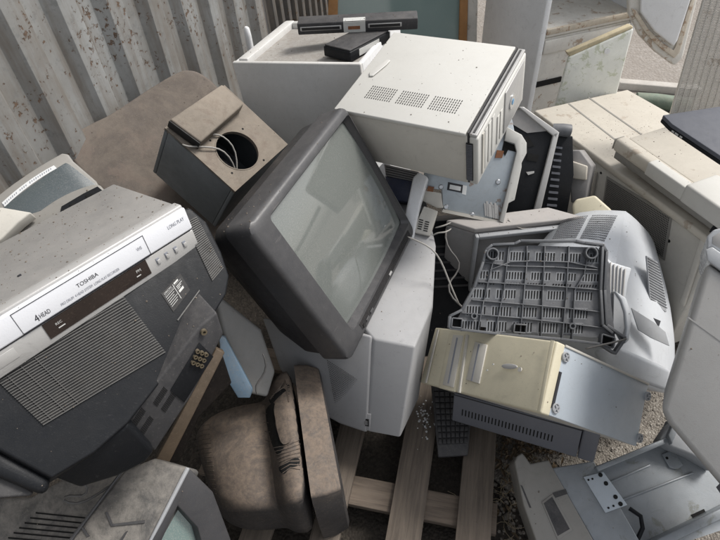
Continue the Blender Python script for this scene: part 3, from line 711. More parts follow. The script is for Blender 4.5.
b = MB(); text_on(b, qv, 'PRO DRUM  4 HEAD SYSTEM  LONG PLAY RECORDER', pxuv(qv,61,306)[0], pxuv(qv,118,268)[0], .53, .585, .0045); text_on(b, qv, 'VHS', pxuv(qv,136,251)[0], pxuv(qv,141,248)[0], .66, .73, .0045)
text_on(b, qv, 'LONG PLAY', pxuv(qv,164,222)[0], pxuv(qv,180,212)[0], .71, .79, .0045); b.build('small_print', 'ink_grey', vc)
b = MB(); text_on(b, qv, 'REC', pxuv(qv,59,330)[0], pxuv(qv,65,326)[0], .25, .30, .002); b.qbox(qv, pxuv(qv,60,330)[0], pxuv(qv,66,325)[0], .17, .19, .0016, .002)
b.qbox(qv, pxuv(qv,136,276)[0], pxuv(qv,140,273)[0], .17, .19, .0016, .002); text_on(b, qv, 'PM', pxuv(qv,136,272)[0], pxuv(qv,140,269)[0], .25, .31, .002); b.build('display_marks', 'ink_light', vc)
b = MB(); u1_ = pxuv(qv, 24, 362)[0]; u0_ = pxuv(qv, -2, 376)[0]; b.qbox(qv, u0_, u1_, .12, .34, .0, .0012); b.build('badge', 'silver_dim', vc, bevel=.0008)
b = MB(); b.fbox(f, -.08, -.074, -.045, -.041, dz-.002, dz); b.build('screw', 'ink_dark', vc)

# ================================================================== black TV, back towards us
Rn = f.R @ Vector((0,-1,0)); nS = (Rn*.74 + Vector((0,0,.67))).normalized()
base_pt = f.P(0, -dy, -dz-.012)
pS = Plane(base_pt, nS)
bt = thing('crt_television', 'large black CRT television seen from its louvred back under the video recorder', 'television', pS.at(150, 450) - Vector((0,0,.1)))
inw = -nS
body = [(-60,415),(-10,384),(95,318),(170,212),(190,208),(206,222),(221,252),(229,276),(226,294),(214,314),(128,423),(95,452),(52,478),(0,450),(-60,420)]
b = MB()
r0_ = pS.pts(body, 0.0); cen = sum(r0_, Vector())/len(r0_)
r1_ = [p + inw*.03 + (p-cen)*.03 for p in r0_]; r2_ = [p + inw*.20 + (p-cen)*.12 for p in r0_]; r3_ = [p + inw*.34+(p-cen)*.14 for p in r0_]
b.loft([r0_, r1_, r2_, r3_]); b.build('rear_housing', 'black_plastic', bt, bevel=.010, seg=4, ang=25)
# louvres
qa = [pS.at(-12,372), pS.at(43,425), pS.at(165,352), pS.at(122,295)]
qL = Quad(qa[1], qa[2], qa[3], qa[0])      # u along the VCR edge, v up
b = MB(); b.qbox(qL, 0, 1, 0, 1, .0005, .0015); b.build('vent_recess', 'black_deep', bt)
b = MB(); nl = 27
for i in range(nl+1): b.qbox(qL, 0, 1, i/nl-.0045, i/nl+.0045, .0015, .005)
b.build('louvres', 'rib_light', bt)
b = MB()
for i in range(3): b.qbox(qL, .06+i*.10, .068+i*.10, 0, 1, .0012, .0046)
b.build('louvre_struts', 'black_deep', bt)
qR = Quad(pS.at(212,281), pS.at(223,268), pS.at(196,216), pS.at(184,222))
b = MB(); b.qbox(qR, 0, 1, 0, 1, .0005, .0012); b.build('vent_recess', 'black_deep', bt)
b = MB()
for i in range(30): b.qbox(qR, 0, 1, i/30, i/30+.010, .0012, .0035)
b.build('louvres', 'rib_light', bt)
# rating label
ql = Quad(pS.at(182,314), pS.at(194,300), pS.at(178,271), pS.at(162,283))    # bottom-left,...; text runs along left->right
ql = Quad(pS.at(173.3,312), pS.at(190,290), pS.at(180,273.5), pS.at(161,294))
b = MB(); b.qbox(ql, 0, 1, 0, 1, .0006, .0012); lb = b.build('rating_label', 'black_deep', bt)
ql2 = Quad(ql.c[0], ql.c[1], ql.c[2], ql.c[3])
b = MB(); text_on(b, ql2, 'ORION', .08, .44, .83, .92, .0016)
for k in range(6): b.qbox(ql2, .06, .50-.05*(k % 3), .70-.1*k, .722-.1*k, .0014, .0018)
b.qbox(ql2, .58, .80, .83, .91, .0014, .0018); b.qbox(ql2, .60, .84, .34, .46, .0014, .0018)
for k in range(3): b.qbox(ql2, .60, .9-.08*k, .66-.07*k, .69-.07*k, .0014, .0018)
b.qbox(ql2, .52, .54, .1, .9, .0014, .0018); b.qbox(ql2, .06, .9, .775, .785, .0014, .0018)
b.build('label_print', 'ink_light', bt)
b = MB(); b.prism(pS.pts([(177,320),(177.8,321),(199.6,291),(199,290)], .0005), nS*.002); b.build('ridge_line', 'rib_light', bt)
# AV strip at the bottom of the back
nA = (nS + Vector((.0,-.3,-.55))).normalized()
pA = Plane(pS.at(160,385,-.004), nA)
b = MB(); strip = [(124,424),(155,452),(192,396),(224,334),(217,312),(200,326)]
b.prism(pA.pts(strip, 0), -pA.n*.16); b.build('connector_panel', 'black_dull', bt, bevel=.005, seg=3)
b = MB()
for (cx, cy, w_) in ((138,419,1), (146,427,1), (160,398,.9), (168,404,.9)):
    for k in range(11):
        x = cx+k*1.0-5; y = cy-k*1.55+6
        b.prism(pA.pts([(x-1.9,y-1.7),(x+2.2,y+2.2),(x+2.6,y+1.8),(x-1.5,y-2.1)], .0002), pA.n*.0012)
b.build('vent_slots', 'dark_hole', bt)
b = MB(); b.pprism(pA, [(170,390),(184,402),(213,356),(199,342)], .0005, .003); b.build('socket_plate', 'black_plastic', bt, bevel=.001)
for k in range(3):
    for j in range(3):
        x = 192+j*4.2+k*2.2; y = 361-k*5.6+j*1.6
        b = MB(); b.ring(pA.at(x, y, .003), pA.n, .0042, .0022, .006, 12); b.build('socket', 'gold', bt, smooth=True)
b = MB(); b.ring(pA.at(203, 331, .001), pA.n, .006, .003, .006, 14); b.build('aerial_socket', 'gold', bt, smooth=True)
# bottom lip
b = MB(); lip = [(52,478),(95,452),(128,424),(155,452),(146,463),(118,477),(80,489)]
pl2 = Plane(pS.at(128,424,-.002), (nA+Vector((0,-.2,-.1))).normalized()); b.prism(pl2.pts(lip, 0), -pl2.n*.16); b.build('bottom_lip', 'black_plastic', bt, bevel=.008, seg=3)
b = MB(); b.prism(pS.pts([(-60,430),(0,452),(52,480),(46,497),(30,492),(-60,455)], -.01), inw*.12); b.build('stand_foot', 'black_plastic', bt, bevel=.012, seg=3)
b = MB(); b.prism(pS.pts([(-60,462),(0,472),(34,494),(30,498),(0,500),(-60,500)], -.03), inw*.06); b.build('front_edge', 'black_dull', bt, bevel=.006)

# ================================================================== wood cabinet, blue board, grey wedge
pW = Plane(U(190,405,1.30), (.35,-.75,.55))
b = MB(); wd_ = thing('wooden_cabinet', 'dark brown wooden cabinet edge wedged under the black television', 'cabinet', pW.at(190,460)-Vector((0,0,.3)))
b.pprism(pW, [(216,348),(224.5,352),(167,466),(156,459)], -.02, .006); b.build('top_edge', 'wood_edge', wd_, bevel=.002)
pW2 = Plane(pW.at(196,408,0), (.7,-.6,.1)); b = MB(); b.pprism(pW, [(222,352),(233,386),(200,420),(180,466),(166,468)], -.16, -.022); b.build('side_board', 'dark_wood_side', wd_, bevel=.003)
pB = Plane(U(236,368,1.42), (.2,-.8,.5)); b = MB(); b.pprism(pB, [(219,337),(225,338),(253,390),(250,398),(238,398),(222,372)], -.02, 0)
tag(b.build('blue_board', 'blue_paint', bevel=.002), 'light blue painted strip standing between the wooden cabinet and the grey panel', 'board')
pG = Plane(U(243,345,1.47), (.5,-.7,.5)); b = MB(); b.pprism(pG, smooth([(214,294),(222,298),(262,330),(276,372),(268,398),(250,394),(236,365),(224,336)], 1), -.12, 0)
tag(b.build('casing_piece', 'wedge_grey', bevel=.01, seg=3), 'smooth mid grey plastic casing piece between the two televisions', 'panel')

# ================================================================== brown dusty TV, bottom centre
bv = thing('crt_television', 'mud brown dust covered CRT television with handle grooves beside the pallet boards', 'television', G(280, 500, .02))
def ring_bt(far, near, zt, zb, r, m=7):
    Fp, Np = G(*far, zt), G(*near, zt); d = Np-Fp; d.z = 0; W_ = d.length; d.normalize(); up = Vector((0,0,1)); out = []
    r = min(r, W_*.45)
    out.append(Fp+up*(zb-zt)); out.append(Fp-up*r*1.6)
    for k in range(m+1): a = math.pi/2*k/m; out.append(Fp+d*(r-r*math.cos(a))+up*(-r+r*math.sin(a)))
    for k in range(1, 9):
        t = k/9; out.append(Fp+d*(r+(W_-2*r)*t)+up*(.012*math.sin(math.pi*t)))
    for k in range(m+1): a = math.pi/2*k/m; out.append(Np-d*(r-r*math.sin(a))+up*(-r+r*math.cos(a)))
    out.append(Np-up*r*1.6+d*.004); out.append(Np+up*((zb-zt)*.6)+d*.006); out.append(Np+up*(zb-zt)-d*.01)
    return out
KR = [((320,369),(343,486),.425,.010), ((318,367),(341,489),.450,.012), ((306,363),(327,494),.468,.014), ((293.5,363),(311,497),.474,.016)]
KL = [((292,364),(309.5,498),.470,.018), ((280,369),(295,501),.470,.024), ((272,377),(286,503),.458,.03), ((267,386),(281,504),.432,.034), ((264,396),(277,505),.392,.036), ((257,398),(271,506),.388,.038),
      ((240,400),(255,507),.396,.04), ((224,404),(240,508),.388,.042), ((208,411),(227,508),.372,.046), ((198,420),(217,505),.345,.05), ((193,430),(211,500),.29,.045), ((196,440),(211,494),.24,.04)]
b = MB(); b.loft([ring_bt(a_, c_, z_, .15, r_) for a_, c_, z_, r_ in KR]); bz_ = b.build('front_bezel', 'brown_dust', bv, smooth=True)
b = MB(); b.loft([ring_bt(a_, c_, z_, .155, r_) for a_, c_, z_, r_ in KL]); hs_ = b.build('rear_housing', 'brown_dust', bv, smooth=True); mm = hs_.modifiers.new('s', 'SUBSURF'); mm.levels = mm.render_levels = 1
H_ = Hit(hs_)
for L in ([(266,414),(270,405),(275,404),(275,424),(281,440),(284,447),(278,455),(271,440)], [(270,398),(280,388),(287,384),(289,388),(279,397),(272,404)], [(279,468),(288,461),(298,458),(299,465),(291,468),(284,474)]):
    b = MB(); H_.patch(b, smooth(L, 3), .0012); b.build('handle_groove', 'dark_hole', bv)
for L in ([(276,406),(283,401),(286,412),(289,428),(292,440),(284,445),(279,432),(277,420)],):
    b = MB(); H_.patch(b, smooth(L, 3), .006); b.build('grip', 'brown_dust', bv, smooth=True)
b = MB()
for k in range(8): H_.line(b, [(269+k*.3, 398+k*1.1-k*3.0*.3), (279+k*.9, 391-k*1.6), (289, 384+k*2.6)], .0014, .0012)
for k in range(8): H_.line(b, [(274+k*1.3, 448+k*3.6), (286+k*.7, 446+k*3.1), (300, 440+k*4.2)], .0014, .0012)
for k in range(5): H_.line(b, [(262+k*1.0, 404+k*9), (266+k*1.5, 405+k*9)], .001, .0008, 3)
b.build('vent_ribs', 'brown_dust', bv)
b = MB()
for k in range(17): H_.line(b, [(196+k*.35, 424+k*4.4), (203+k*.3, 421+k*4.5), (209+k*.45, 420+k*4.6)], .0008, .0003, 4)
for k in range(12): H_.line(b, [(212+k*4.2, 411-k*1.05), (213+k*4.2, 417-k*1.0)], .0007, .0003, 3)
b.build('edge_ribs', 'brown_dust', bv)

# ================================================================== bottom-left dusty TV
pX = Plane(U(150,490,1.12), (-.18,-.30,.93))
bl = thing('crt_television', 'dusty dark CRT television with a greenish screen at the lower left corner', 'television', pX.at(150,545)-Vector((0,0,.5)))
b = MB(); b.pprism(pX, [(124,469),(153,458),(188,468),(147,546),(120,620),(40,600),(66,545)], -.06, 0); b.build('rear_housing', 'grey_dusty', bl, bevel=.010, seg=3)
eA, eB = pX.at(188,468,-.004), pX.at(120,620,-.004)
nY = (eB-eA).cross(Vector((.15,-.3,-1))); pY = Plane(eA, nY)
pY = Plane(pX.at(188,468,-.004), (.62,-.55,.56))
b = MB(); out = [(189,468),(213,492),(234,548),(242,640),(122,640),(149,546)]; inn = [(178,506),(198,528),(206,556),(206,640),(140,640),(160,545)]
O0 = pY.pts(out, .0); I0 = pY.pts(inn, -.002); I1 = pY.pts([(x*.92+180*.08, y*.95+570*.05) for x, y in inn], -.03); O1 = pY.pts(out, -.012)
b.loft([O1, O0, I0, I1], cap=False); b.build('front_bezel', 'charcoal_side', bl, bevel=.006, seg=3)
b = MB(); b.prism(pY.pts([(176,500),(202,524),(212,556),(212,660),(130,660),(155,545)], -.028), -pY.n*.01); b.build('screen', 'crt_green', bl)
b = MB(); b.prism(pX.pts([(186.5,467),(189.5,468.5),(148.5,548),(145.5,548)], -.004), pX.n*.008); b.build('edge_trim', 'monitor_grey_mid', bl, bevel=.002)
b = MB(); b.prism(pX.pts([(124,468),(127,467),(69,546),(65,546)], -.001), pX.n*.006); b.build('rear_seam', 'charcoal', bl, bevel=.002)
b = MB()
for L in ([(106,512),(108,512),(114,526),(112,526)], [(114,526),(112,524),(145,520),(145,523)], [(82,528),(84,527),(90,536),(88,537)], [(126,532),(128,531),(120,545),(117,545)]):
    b = MB(); b.prism(pX.pts(L, 0), pX.n*.003); b.build('moulded_ridge', 'charcoal', bl)
# vented dark casing in the corner
pV = Plane(U(60,520,1.22), (-.1,-.35,.93))
vb = thing('vented_casing', 'dark dusty equipment casing with long slots in the bottom left corner', 'casing', pV.at(50,540)-Vector((0,0,.4)))
b = MB(); b.pprism(pV, [(-60,500),(30,497),(60,480),(132,462),(118,500),(90,545),(60,620),(-120,640)], -.2, 0); b.build('shell', 'grey_dusty', vb, bevel=.008)
b = MB()
for k in range(8):
    y = 512+k*5.0; b = MB(); b.prism(pV.pts([(36-k*5.5, y), (80+8-k*3.6, y+5.5), (80+8-k*3.6, y+7.0), (36-k*5.5, y+1.6)], .0004), pV.n*.001); b.build('slot', 'dark_hole', vb)
# ================================================================== brown dusty seat panel
pP = Plane(U(150,150,1.98), (.30,-.50,.80))
b = MB(); out = [(68,150),(69,142),(75,132),(92,122),(112,112),(150,87),(176,72),(188,69),(200,72),(216,84),(232,105),(250,150),(255,230),(180,250),(130,212),(96,186),(76,166)]
b.pprism(pP, smooth(out, 4), -.045, 0); sp_ = tag(b.build('chair_back', 'seat_dust', bevel=.014, seg=4, ang=60), 'large rounded brown dusty moulded panel leaning against the corrugated wall', 'panel')
# ================================================================== speaker cabinet with empty driver hole
f = fr('spk'); dx, dy, dz = [v/2 for v in f.d]
sk = thing('speaker_cabinet', 'grey speaker box with a tan dusty face and an empty round driver hole', 'speaker', f.P(0,0,-dz), f.rot)
t = .014
b = MB(); b.fbox(f, -dx, dx, -dy, -dy+t, -dz, dz-.003); b.build('side_panel', 'box_side', sk, bevel=.003)
b = MB(); b.fbox(f, -dx, dx, dy-t, dy, -dz, dz-.003); b.build('side_panel', 'box_side', sk, bevel=.003)
b = MB(); b.fbox(f, -dx, -dx+t, -dy+t, dy-t, -dz, dz-.003); b.build('side_panel', 'box_side', sk, bevel=.003)
b = MB(); b.fbox(f, dx-t, dx, -dy+t, dy-t, -dz, dz-.003); b.build('side_panel', 'box_side', sk, bevel=.003)
b = MB(); b.fbox(f, -dx+t, dx-t, -dy+t, dy-t, -dz, -dz+t); b.build('back_panel', 'box_side', sk)
q = f.face('+z'); hu, hv = pxuv(q, 237.5, 150.5); hc = q.P(hu, hv)
lx, ly = (hu-.5)*f.d[0], (hv-.5)*f.d[1]; R_ = .068; K = 40
def sqpt(a):
    c, s_ = math.cos(a), math.sin(a); best = 9
    for e, lim in ((c, (dx-t*0-lx) if c > 0 else (-dx-lx)), (s_, (dy-ly) if s_ > 0 else (-dy-ly))):
        if abs(e) > 1e-9: best = min(best, lim/e)
    return lx+c*best, ly+s_*best
b = MB(); angs = [2*math.pi*i/K for i in range(K)]
for cx_, cy_ in ((dx,dy),(-dx,dy),(-dx,-dy),(dx,-dy)): angs.append(math.atan2(cy_-ly, cx_-lx) % (2*math.pi))
angs.sort()
ro = [sqpt(a) for a in angs]; ri = [(lx+R_*math.cos(a), ly+R_*math.sin(a)) for a in angs]
rg = [[f.P(x, y, dz-.012) for x, y in ro], [f.P(x, y, dz) for x, y in ro], [f.P(x, y, dz) for x, y in ri], [f.P(x, y, dz-.012) for x, y in ri]]; rg.append(rg[0])
b.loft(rg, cap=False); b.build('baffle', 'tan_board', sk)
b = MB(); b.ring(f.P(lx, ly, dz), f.Z, R_+.003, R_, .0015, 40); b.build('hole_rim', 'tan_board', sk)
b = MB()
for k in range(4):
    a = .5+k*math.pi/2; b.disc(f.P(lx+1.28*R_*math.cos(a), ly+1.28*R_*math.sin(a), dz), f.Z, .0035, .0006)
b.build('screw_holes', 'dark_hole', sk)
b = MB(); b.fbox(f, lx-.06, lx+.02, ly-.03, ly+.06, -dz+.02, dz-.10); b.build('inner_lining', 'black_plastic', sk, bevel=.02, seg=3)
cb = MB(); pts = [(181,145,.006),(187,149,.012),(196,149,.014),(212,149.5,.014),(224,151,.004),(236,158,-.03),(243,166,-.07)]
cb.tube([Plane(q.c[0], q.n).at(x, y, h) for x, y, h in pts], .003, 8)
pts = [(205,137,.01),(214,136,.012),(222,137,.008),(234,143,-.01),(241,153,-.04),(243,168,-.08)]
cb.tube([Plane(q.c[0], q.n).at(x, y, h) for x, y, h in pts], .003, 8)
o = cb.build('speaker_wire', 'cable_grey', smooth=True, subd=1); tag(o, 'pale grey looped wire hanging into the round speaker hole', 'cable')
# brick-shaped dusty block on it
pk = Plane(q.c[0]+q.n*.040, q.n)
bk = thing('dusty_block', 'oblong tan dusty box lying on the corner of the speaker cabinet', 'box', Plane(q.c[0], q.n).at(199,146))
tp = pk.pts([(170,119),(222,84),(244,104),(201,142)], 0)
b = MB(); b.prism(tp, -q.n*.037); b.build('shell', 'tan_board', bk, bevel=.005)
b = MB(); e0, e1 = tp[0], tp[3]; ou = (e1-e0).cross(q.n).normalized()
if ou.dot(tp[1]-tp[0]) > 0: ou = -ou
b.prism([e0+ou*.0005-q.n*.035, e1+ou*.0005-q.n*.035, e1+ou*.0005-q.n*.005, e0+ou*.0005-q.n*.005], ou*.004); b.build('end_plate', 'black_deep', bk, bevel=.001)
# ================================================================== monitors behind the VCR, left
pM = Plane(U(50,190,1.42), (.25,-.55,.80))
m1 = thing('monitor', 'flat monitor with a pale silver rim and dark screen lying against the corrugated wall', 'monitor', pM.at(40,220))
def arc(P0, P1, bow, n=8):
    (x0, y0), (x1, y1) = P0, P1; out = []
    for k in range(n+1):
        t = k/n; b_ = bow*4*t*(1-t); L = math.hypot(x1-x0, y1-y0); out.append((x0+(x1-x0)*t+(y1-y0)/L*b_, y0+(y1-y0)*t-(x1-x0)/L*b_))
    return out
rim = arc((-30,220),(62,153),4)+[(68,154),(73,161),(96,181),(110,205),(70,260),(-30,280)]
b = MB(); b.pprism(pM, rim, -.05, 0); b.build('rim', 'taupe', m1, bevel=.004)
scr_ = arc((-16,226),(66,163),3)+[(70,165),(95,184),(104,205),(66,250),(-20,262)]
b = MB(); b.pprism(pM, scr_, .0005, .003); b.build('screen', 'dark_panel', m1, bevel=.001)
b = MB(); s1 = arc((2,203),(54,165.5),2.2); s2 = arc((5,207),(57,168.5),2.2)[::-1]; b.pprism(pM, s1+s2, .0006, .0016); b.build('label_strip', 'white_label', m1)
b = MB()
cu0 = arc((3.5,205.3),(55,167),2.2, 26)
for k in range(25):
    (xa, ya) = cu0[k]; (xb, yb) = cu0[k+1]; hgt = 1.1+.5*((k*7) % 3)/2
    if k in (8, 13): continue
    b.pprism(pM, [(xa, ya+hgt*.6), (xa+.9, ya-.5+hgt*.6), (xa+.5, ya-.6-hgt*.6), (xa-.3, ya-.1-hgt*.6)], .0017, .0021)
b.build('strip_print', 'ink_grey', m1)
pM2 = Plane(U(70,200,1.30), (.05,-.45,.88))
m2 = thing('monitor_casing', 'grey beige curved plastic casing edge between the video recorder and the silver rimmed monitor', 'casing', pM2.at(50,235))
b = MB(); b.pprism(pM2, [(28,214)]+arc((40,210),(92,184),3)+[(99,184),(105,191),(80,222),(20,245),(0,240)], -.03, 0); b.build('shell', 'taupe', m2, bevel=.006, seg=3)
b = MB(); b.pprism(pM2, [(62,207),(84,194),(98,187),(103,191),(85,200),(60,216)], .0003, .003); b.build('inner_frame', 'black_plastic', m2)
b = MB(); b.pprism(pM2, [(70,206),(76,203),(80,205),(74,208)], .003, .005); b.pprism(pM2, [(86,196),(90,194),(94,195),(88,199)], .003, .005); b.build('opening', 'dark_hole', m2)
b = MB(); pM3 = Plane(U(10,220,1.24), (.05,-.35,.93)); b.pprism(pM3, [(-30,208),(2,207),(31,212),(18,222),(2,238),(-30,262)], -.03, 0)
tag(b.build('beige_lid', 'beige_side', bevel=.004), 'flat beige plastic lid at the left edge behind the video recorder', 'lid')

# ================================================================== chassis with beige front under the PC
pC = Plane(U(470,195,1.80), (-.12,-.80,.60))
ch = thing('drive_chassis', 'bare bluish steel computer chassis with a beige front hanging below the off white tower', 'computer chassis', pC.at(460,222))
b = MB(); b.pprism(pC, [(424,150),(424,188),(442,190),(443,209),(501,221),(518,150),(512,118),(470,118)], -.10, 0); b.build('plate', 'steel_rusty', ch, bevel=.002)
b = MB(); b.pprism(pC, [(506,127),(521,135),(526,143),(526,153),(521,163),(521,167),(514,200),(508,203),(503,223),(499,221),(516,152),(514,144),(504,141)], -.11, .012); b.build('front_bezel', 'beige_pc', ch, bevel=.002)
b = MB(); b.pprism(pC, [(423,190),(441,193),(443,208),(437,208),(421,200)], -.02, .006); b.build('rear_rail', 'beige_side', ch, bevel=.002)
b = MB(); b.pprism(pC, [(443,209),(501,221),(500,224),(442,212)], -.1, .004); b.build('lower_flange', 'beige_side', ch)
b = MB(); b.pprism(pC, [(448,182),(463,185),(462,193),(447,190)], .0004, .0010); b.build('warning_label', 'ink_dark', ch)
b = MB(); b.pprism(pC, [(450,184.5),(461,186.7),(460.4,191),(449.3,188.8)], .001, .0015); b.pprism(pC, [(463,185),(467,186),(466,195),(462,194)], .0004, .001); b.build('label_centre', 'white_label', ch)
for x, y in ((441,187),(446,207),(472,215),(498,182)):
    b = MB(); b.disc(pC.at(x, y, 0), pC.n, .009, .004, r2=.006); b.build('screw', 'chrome', ch, smooth=True)
b = MB(); b.pprism(pC, [(428,186),(434,187),(433,192),(427,191)], .0005, .006); b.build('connector', 'rust', ch)
b = MB(); b.pprism(pC, [(497,150),(504,151),(502,158),(495,158)], .0005, .003); b.build('connector', 'rust', ch)
b = MB()
for k in range(7): b.pprism(pC, [(484+k*2,203+k*.4-k%2*2),(486+k*2,203+k*.4-k%2*2),(487+k*2,216+k*.5),(485+k*2,216+k*.5)], .0005, .002+.001*(k % 3))
b.build('springs', 'silver_dim', ch)
b = MB(); b.pprism(pC, [(504,141),(517,146),(516,152),(508,150),(505,156),(502,150)], .0006, .002); b.build('opening', 'dark_hole', ch)
# ================================================================== black monitor casing with silver frame
pK = Plane(U(535,165,1.88), (-.1,-.85,.55))
km = thing('monitor_housing', 'black monitor housing with a thin silver edge standing beside the off white tower', 'monitor', pK.at(530,222))
b = MB(); b.pprism(pK, [(505,128),(514,112),(524,112),(553,132),(533,224),(498,224)], -.07, 0); b.build('panel', 'black_plastic', km, bevel=.004)
b = MB(); b.pprism(pK, [(513,112),(521,109),(540,124),(547,131),(527,133),(512,124)], .001, .004); b.build('dust_cover', 'monitor_dark', km)
b = MB(); b.pprism(pK, [(518,107),(523,107),(558,132),(555,138)], -.08, .012); b.pprism(pK, [(553,134),(558.5,132),(538,219),(531,219)], -.08, .012); b.build('silver_edge', 'silver_dim', km, bevel=.002)
b = MB(); b.pprism(pK, [(528,153),(539,155),(537,162),(526,160)], .0005, .002); b.build('recess', 'dark_hole', km)
b = MB(); b.pprism(pK, [(520,138),(528,136),(534,146),(524,148)], .0005, .002); b.build('recess', 'dark_hole', km)
b = MB(); b.pprism(pK, [(526,172),(534,171),(534,173),(528,175)], .0005, .004); b.build('clip', 'silver_dim', km)
kb = thing('black_bracket', 'black ribbed plastic column with a rounded grey cap beside the copier', 'casing', U(560,215,1.93))
pK2 = Plane(U(565,170,1.92), (-.05,-.9,.45))
b = MB(); b.pprism(pK2, [(556,136),(573,136),(574,175),(566,222),(537,222)], -.10, 0); b.build('column', 'black_plastic', kb, bevel=.004)
b = MB()
for k in range(11): b.pprism(pK2, [(555-k*.9,146+k*6.4),(562-k*.6,147+k*6.4),(561.6-k*.6,149+k*6.4),(554.6-k*.9,148+k*6.4)], .0005, .006)
b.build('ribs', 'slate', kb)
b = MB(); b.tube([U(553,130,1.88), U(562,130,1.87), U(570,131,1.87)], .022, 16); b.build('cap', 'tray_deck', kb, smooth=True)
# dusty machine end under the copier corner
pE = Plane(U(580,175,1.98), (-.5,-.7,.5))
en = thing('paper_feeder', 'dusty beige feeder unit sticking out below the copier end', 'printer part', pE.at(580,215))
b = MB(); b.pprism(pE, [(569,150),(580,150),(592,166),(588,186),(586,200),(571,203)], -.12, 0); b.build('body', 'monitor_dark', en, bevel=.005)
b = MB(); b.pprism(pE, [(570,160),(588,166),(587,180),(571,178)], .001, .02); b.build('flap', 'beige_copier', en, bevel=.004)
b = MB(); pE2 = Plane(U(590,210,1.85), (-.4,-.6,.7)); b.pprism(pE2, [(572,205),(576,199),(595,195),(612,210),(614,222),(574,222)], -.06, 0); b.build('cover', 'beige_old', en, bevel=.008, seg=3)

# ================================================================== copier with top, side vent
f = fr('copier'); dx, dy, dz = [v/2 for v in f.d]
cp = thing('copier', 'long beige office copier with a stained flat top and perforated side', 'copier', f.P(0,0,-dz), f.rot)
b = MB(); b.fbox(f, -dx+.004, dx, -dy+.012, dy-.01, -dz, dz-.030); b.build('body', 'beige_side', cp, bevel=.006)
xs = [-dx, -dx+.0]
b = MB(); b.fbox(f, -dx, dx+.004, -dy, dy, dz-.028, dz); b.build('top_cover', 'beige_copier', cp, bevel=.008, seg=3)
b = MB(); pq = Plane(f.P(0,0,dz), f.Z)
for (a, c) in (((568,104),(617,142)), ((588,98),(641,135))):
    b.pprism(pq, [a, c, (c[0]+1.3, c[1]-.6), (a[0]+1.3, a[1]-.6)], .0003, .0012)
b.build('grooves', 'taupe', cp)
qs = Plane(f.P(0,-dy+.012,0), -f.Y)
fs_ = MB(); qv_ = Quad(qs.at(603,212), qs.at(664,258), qs.at(671,217), qs.at(608,178))
fs_.qbox(qv_, -.02, 1.02, -.04, 1.04, .0005, .003); fs_.build('vent_panel', 'taupe', cp, bevel=.001)
b = MB()
for i in range(44):
    for j in range(20): b.qbox(qv_, .01+i/44.5, .01+i/44.5+.010, .02+j/20.5, .02+j/20.5+.026, .003, .0038)
b.build('vent_holes', 'dark_hole', cp)
b = MB(); b.pprism(qs, [(586,168),(598,172),(593,202),(584,198)], .001, .012); b.build('latch_cover', 'beige_copier', cp, bevel=.003)
b = MB(); b.disc(qs.at(669,241,0), qs.n, .006, .001); b.build('screw_hole', 'dark_hole', cp)
b = MB(); b.disc(qs.at(601,173,0), qs.n, .005, .001); b.build('screw_hole', 'dark_hole', cp)
b = MB(); b.pprism(qs, [(703,238),(708,242),(686,306),(682,302)], .001, .012); b.build('corner_trim', 'beige_side', cp, bevel=.003)
# ================================================================== flatbed scanner on the copier
f = fr('scanner'); dx, dy, dz = [v/2 for v in f.d]; xe = dx+.10; f.loc = f.loc+Vector((0,0,.014))
sc = thing('document_scanner', 'cream document feeder with a stepped lid sitting on the copier', 'scanner', f.P(0,0,-dz), f.rot)
b = MB(); b.fbox(f, -dx+.01, xe, -dy+.012, dy+.10, -dz, -dz+.030); b.build('base', 'taupe', sc, bevel=.004)
b = MB(); b.fbox(f, -dx, xe-.02, -dy, -dy+.05, -dz+.031, dz); b.build('front_cover', 'beige_copier', sc, bevel=.014, seg=4)
b = MB(); b.fbox(f, -dx+.012, xe, -dy+.051, dy+.12, -dz+.031, dz-.008); b.build('lid', 'beige_copier', sc, bevel=.008, seg=3)
b = MB(); b.fbox(f, -.03, xe-.02, -dy-.006, -dy+.035, -dz+.034, dz+.003); b.build('step_cover', 'beige_pc', sc, bevel=.006, seg=3)
b = MB(); b.fbox(f, .13, xe+.02, -dy-.010, -dy+.12, -dz+.032, dz+.018); b.build('feeder_cover', 'beige_pc', sc, bevel=.010, seg=3)
b = MB(); b.fbox(f, -dx-.003, -dx+.0, -dy+.004, -dy+.045, -dz+.034, dz-.004); b.build('end_cap', 'beige_side', sc, bevel=.001)
b = MB(); b.tube([f.P(xe-.03, -dy+.0, -dz+.02), f.P(xe+.05, -dy+.02, -dz+.02)], .016, 14); b.build('roller', 'black_plastic', sc, smooth=True)
# ================================================================== laptop
pl = Plane(U(668,122,1.52), (-.02,-.10,1))
lt = thing('laptop', 'closed dark grey laptop lying on the document feeder', 'laptop', pl.at(700,140))
cs = [pl.at(663,115), pl.at(760,100), pl.at(800,205), pl.at(722,157), pl.at(672,124)]
b = MB(); b.prism([p-pl.n*.012 for p in cs], pl.n*.012); b.build('lid', 'laptop', lt, bevel=.002, seg=3)
b = MB(); b.prism([p-pl.n*.024 for p in cs], pl.n*.0112); b.build('base', 'black_plastic', lt, bevel=.002)
b = MB(); e = (cs[3]-cs[4]); en_ = e.cross(pl.n).normalized()
if en_.dot(CAM-cs[4]) < 0: en_ = -en_
for t0, t1 in ((.05,.10),(.12,.19),(.22,.27)):
    p0, p1 = cs[4]+e*t0-pl.n*.020, cs[4]+e*t1-pl.n*.020; b.prism([p0+en_*.0005, p1+en_*.0005, p1+en_*.0005+pl.n*.005, p0+en_*.0005+pl.n*.005], en_*.0008)
b.build('ports', 'ink_light', lt)

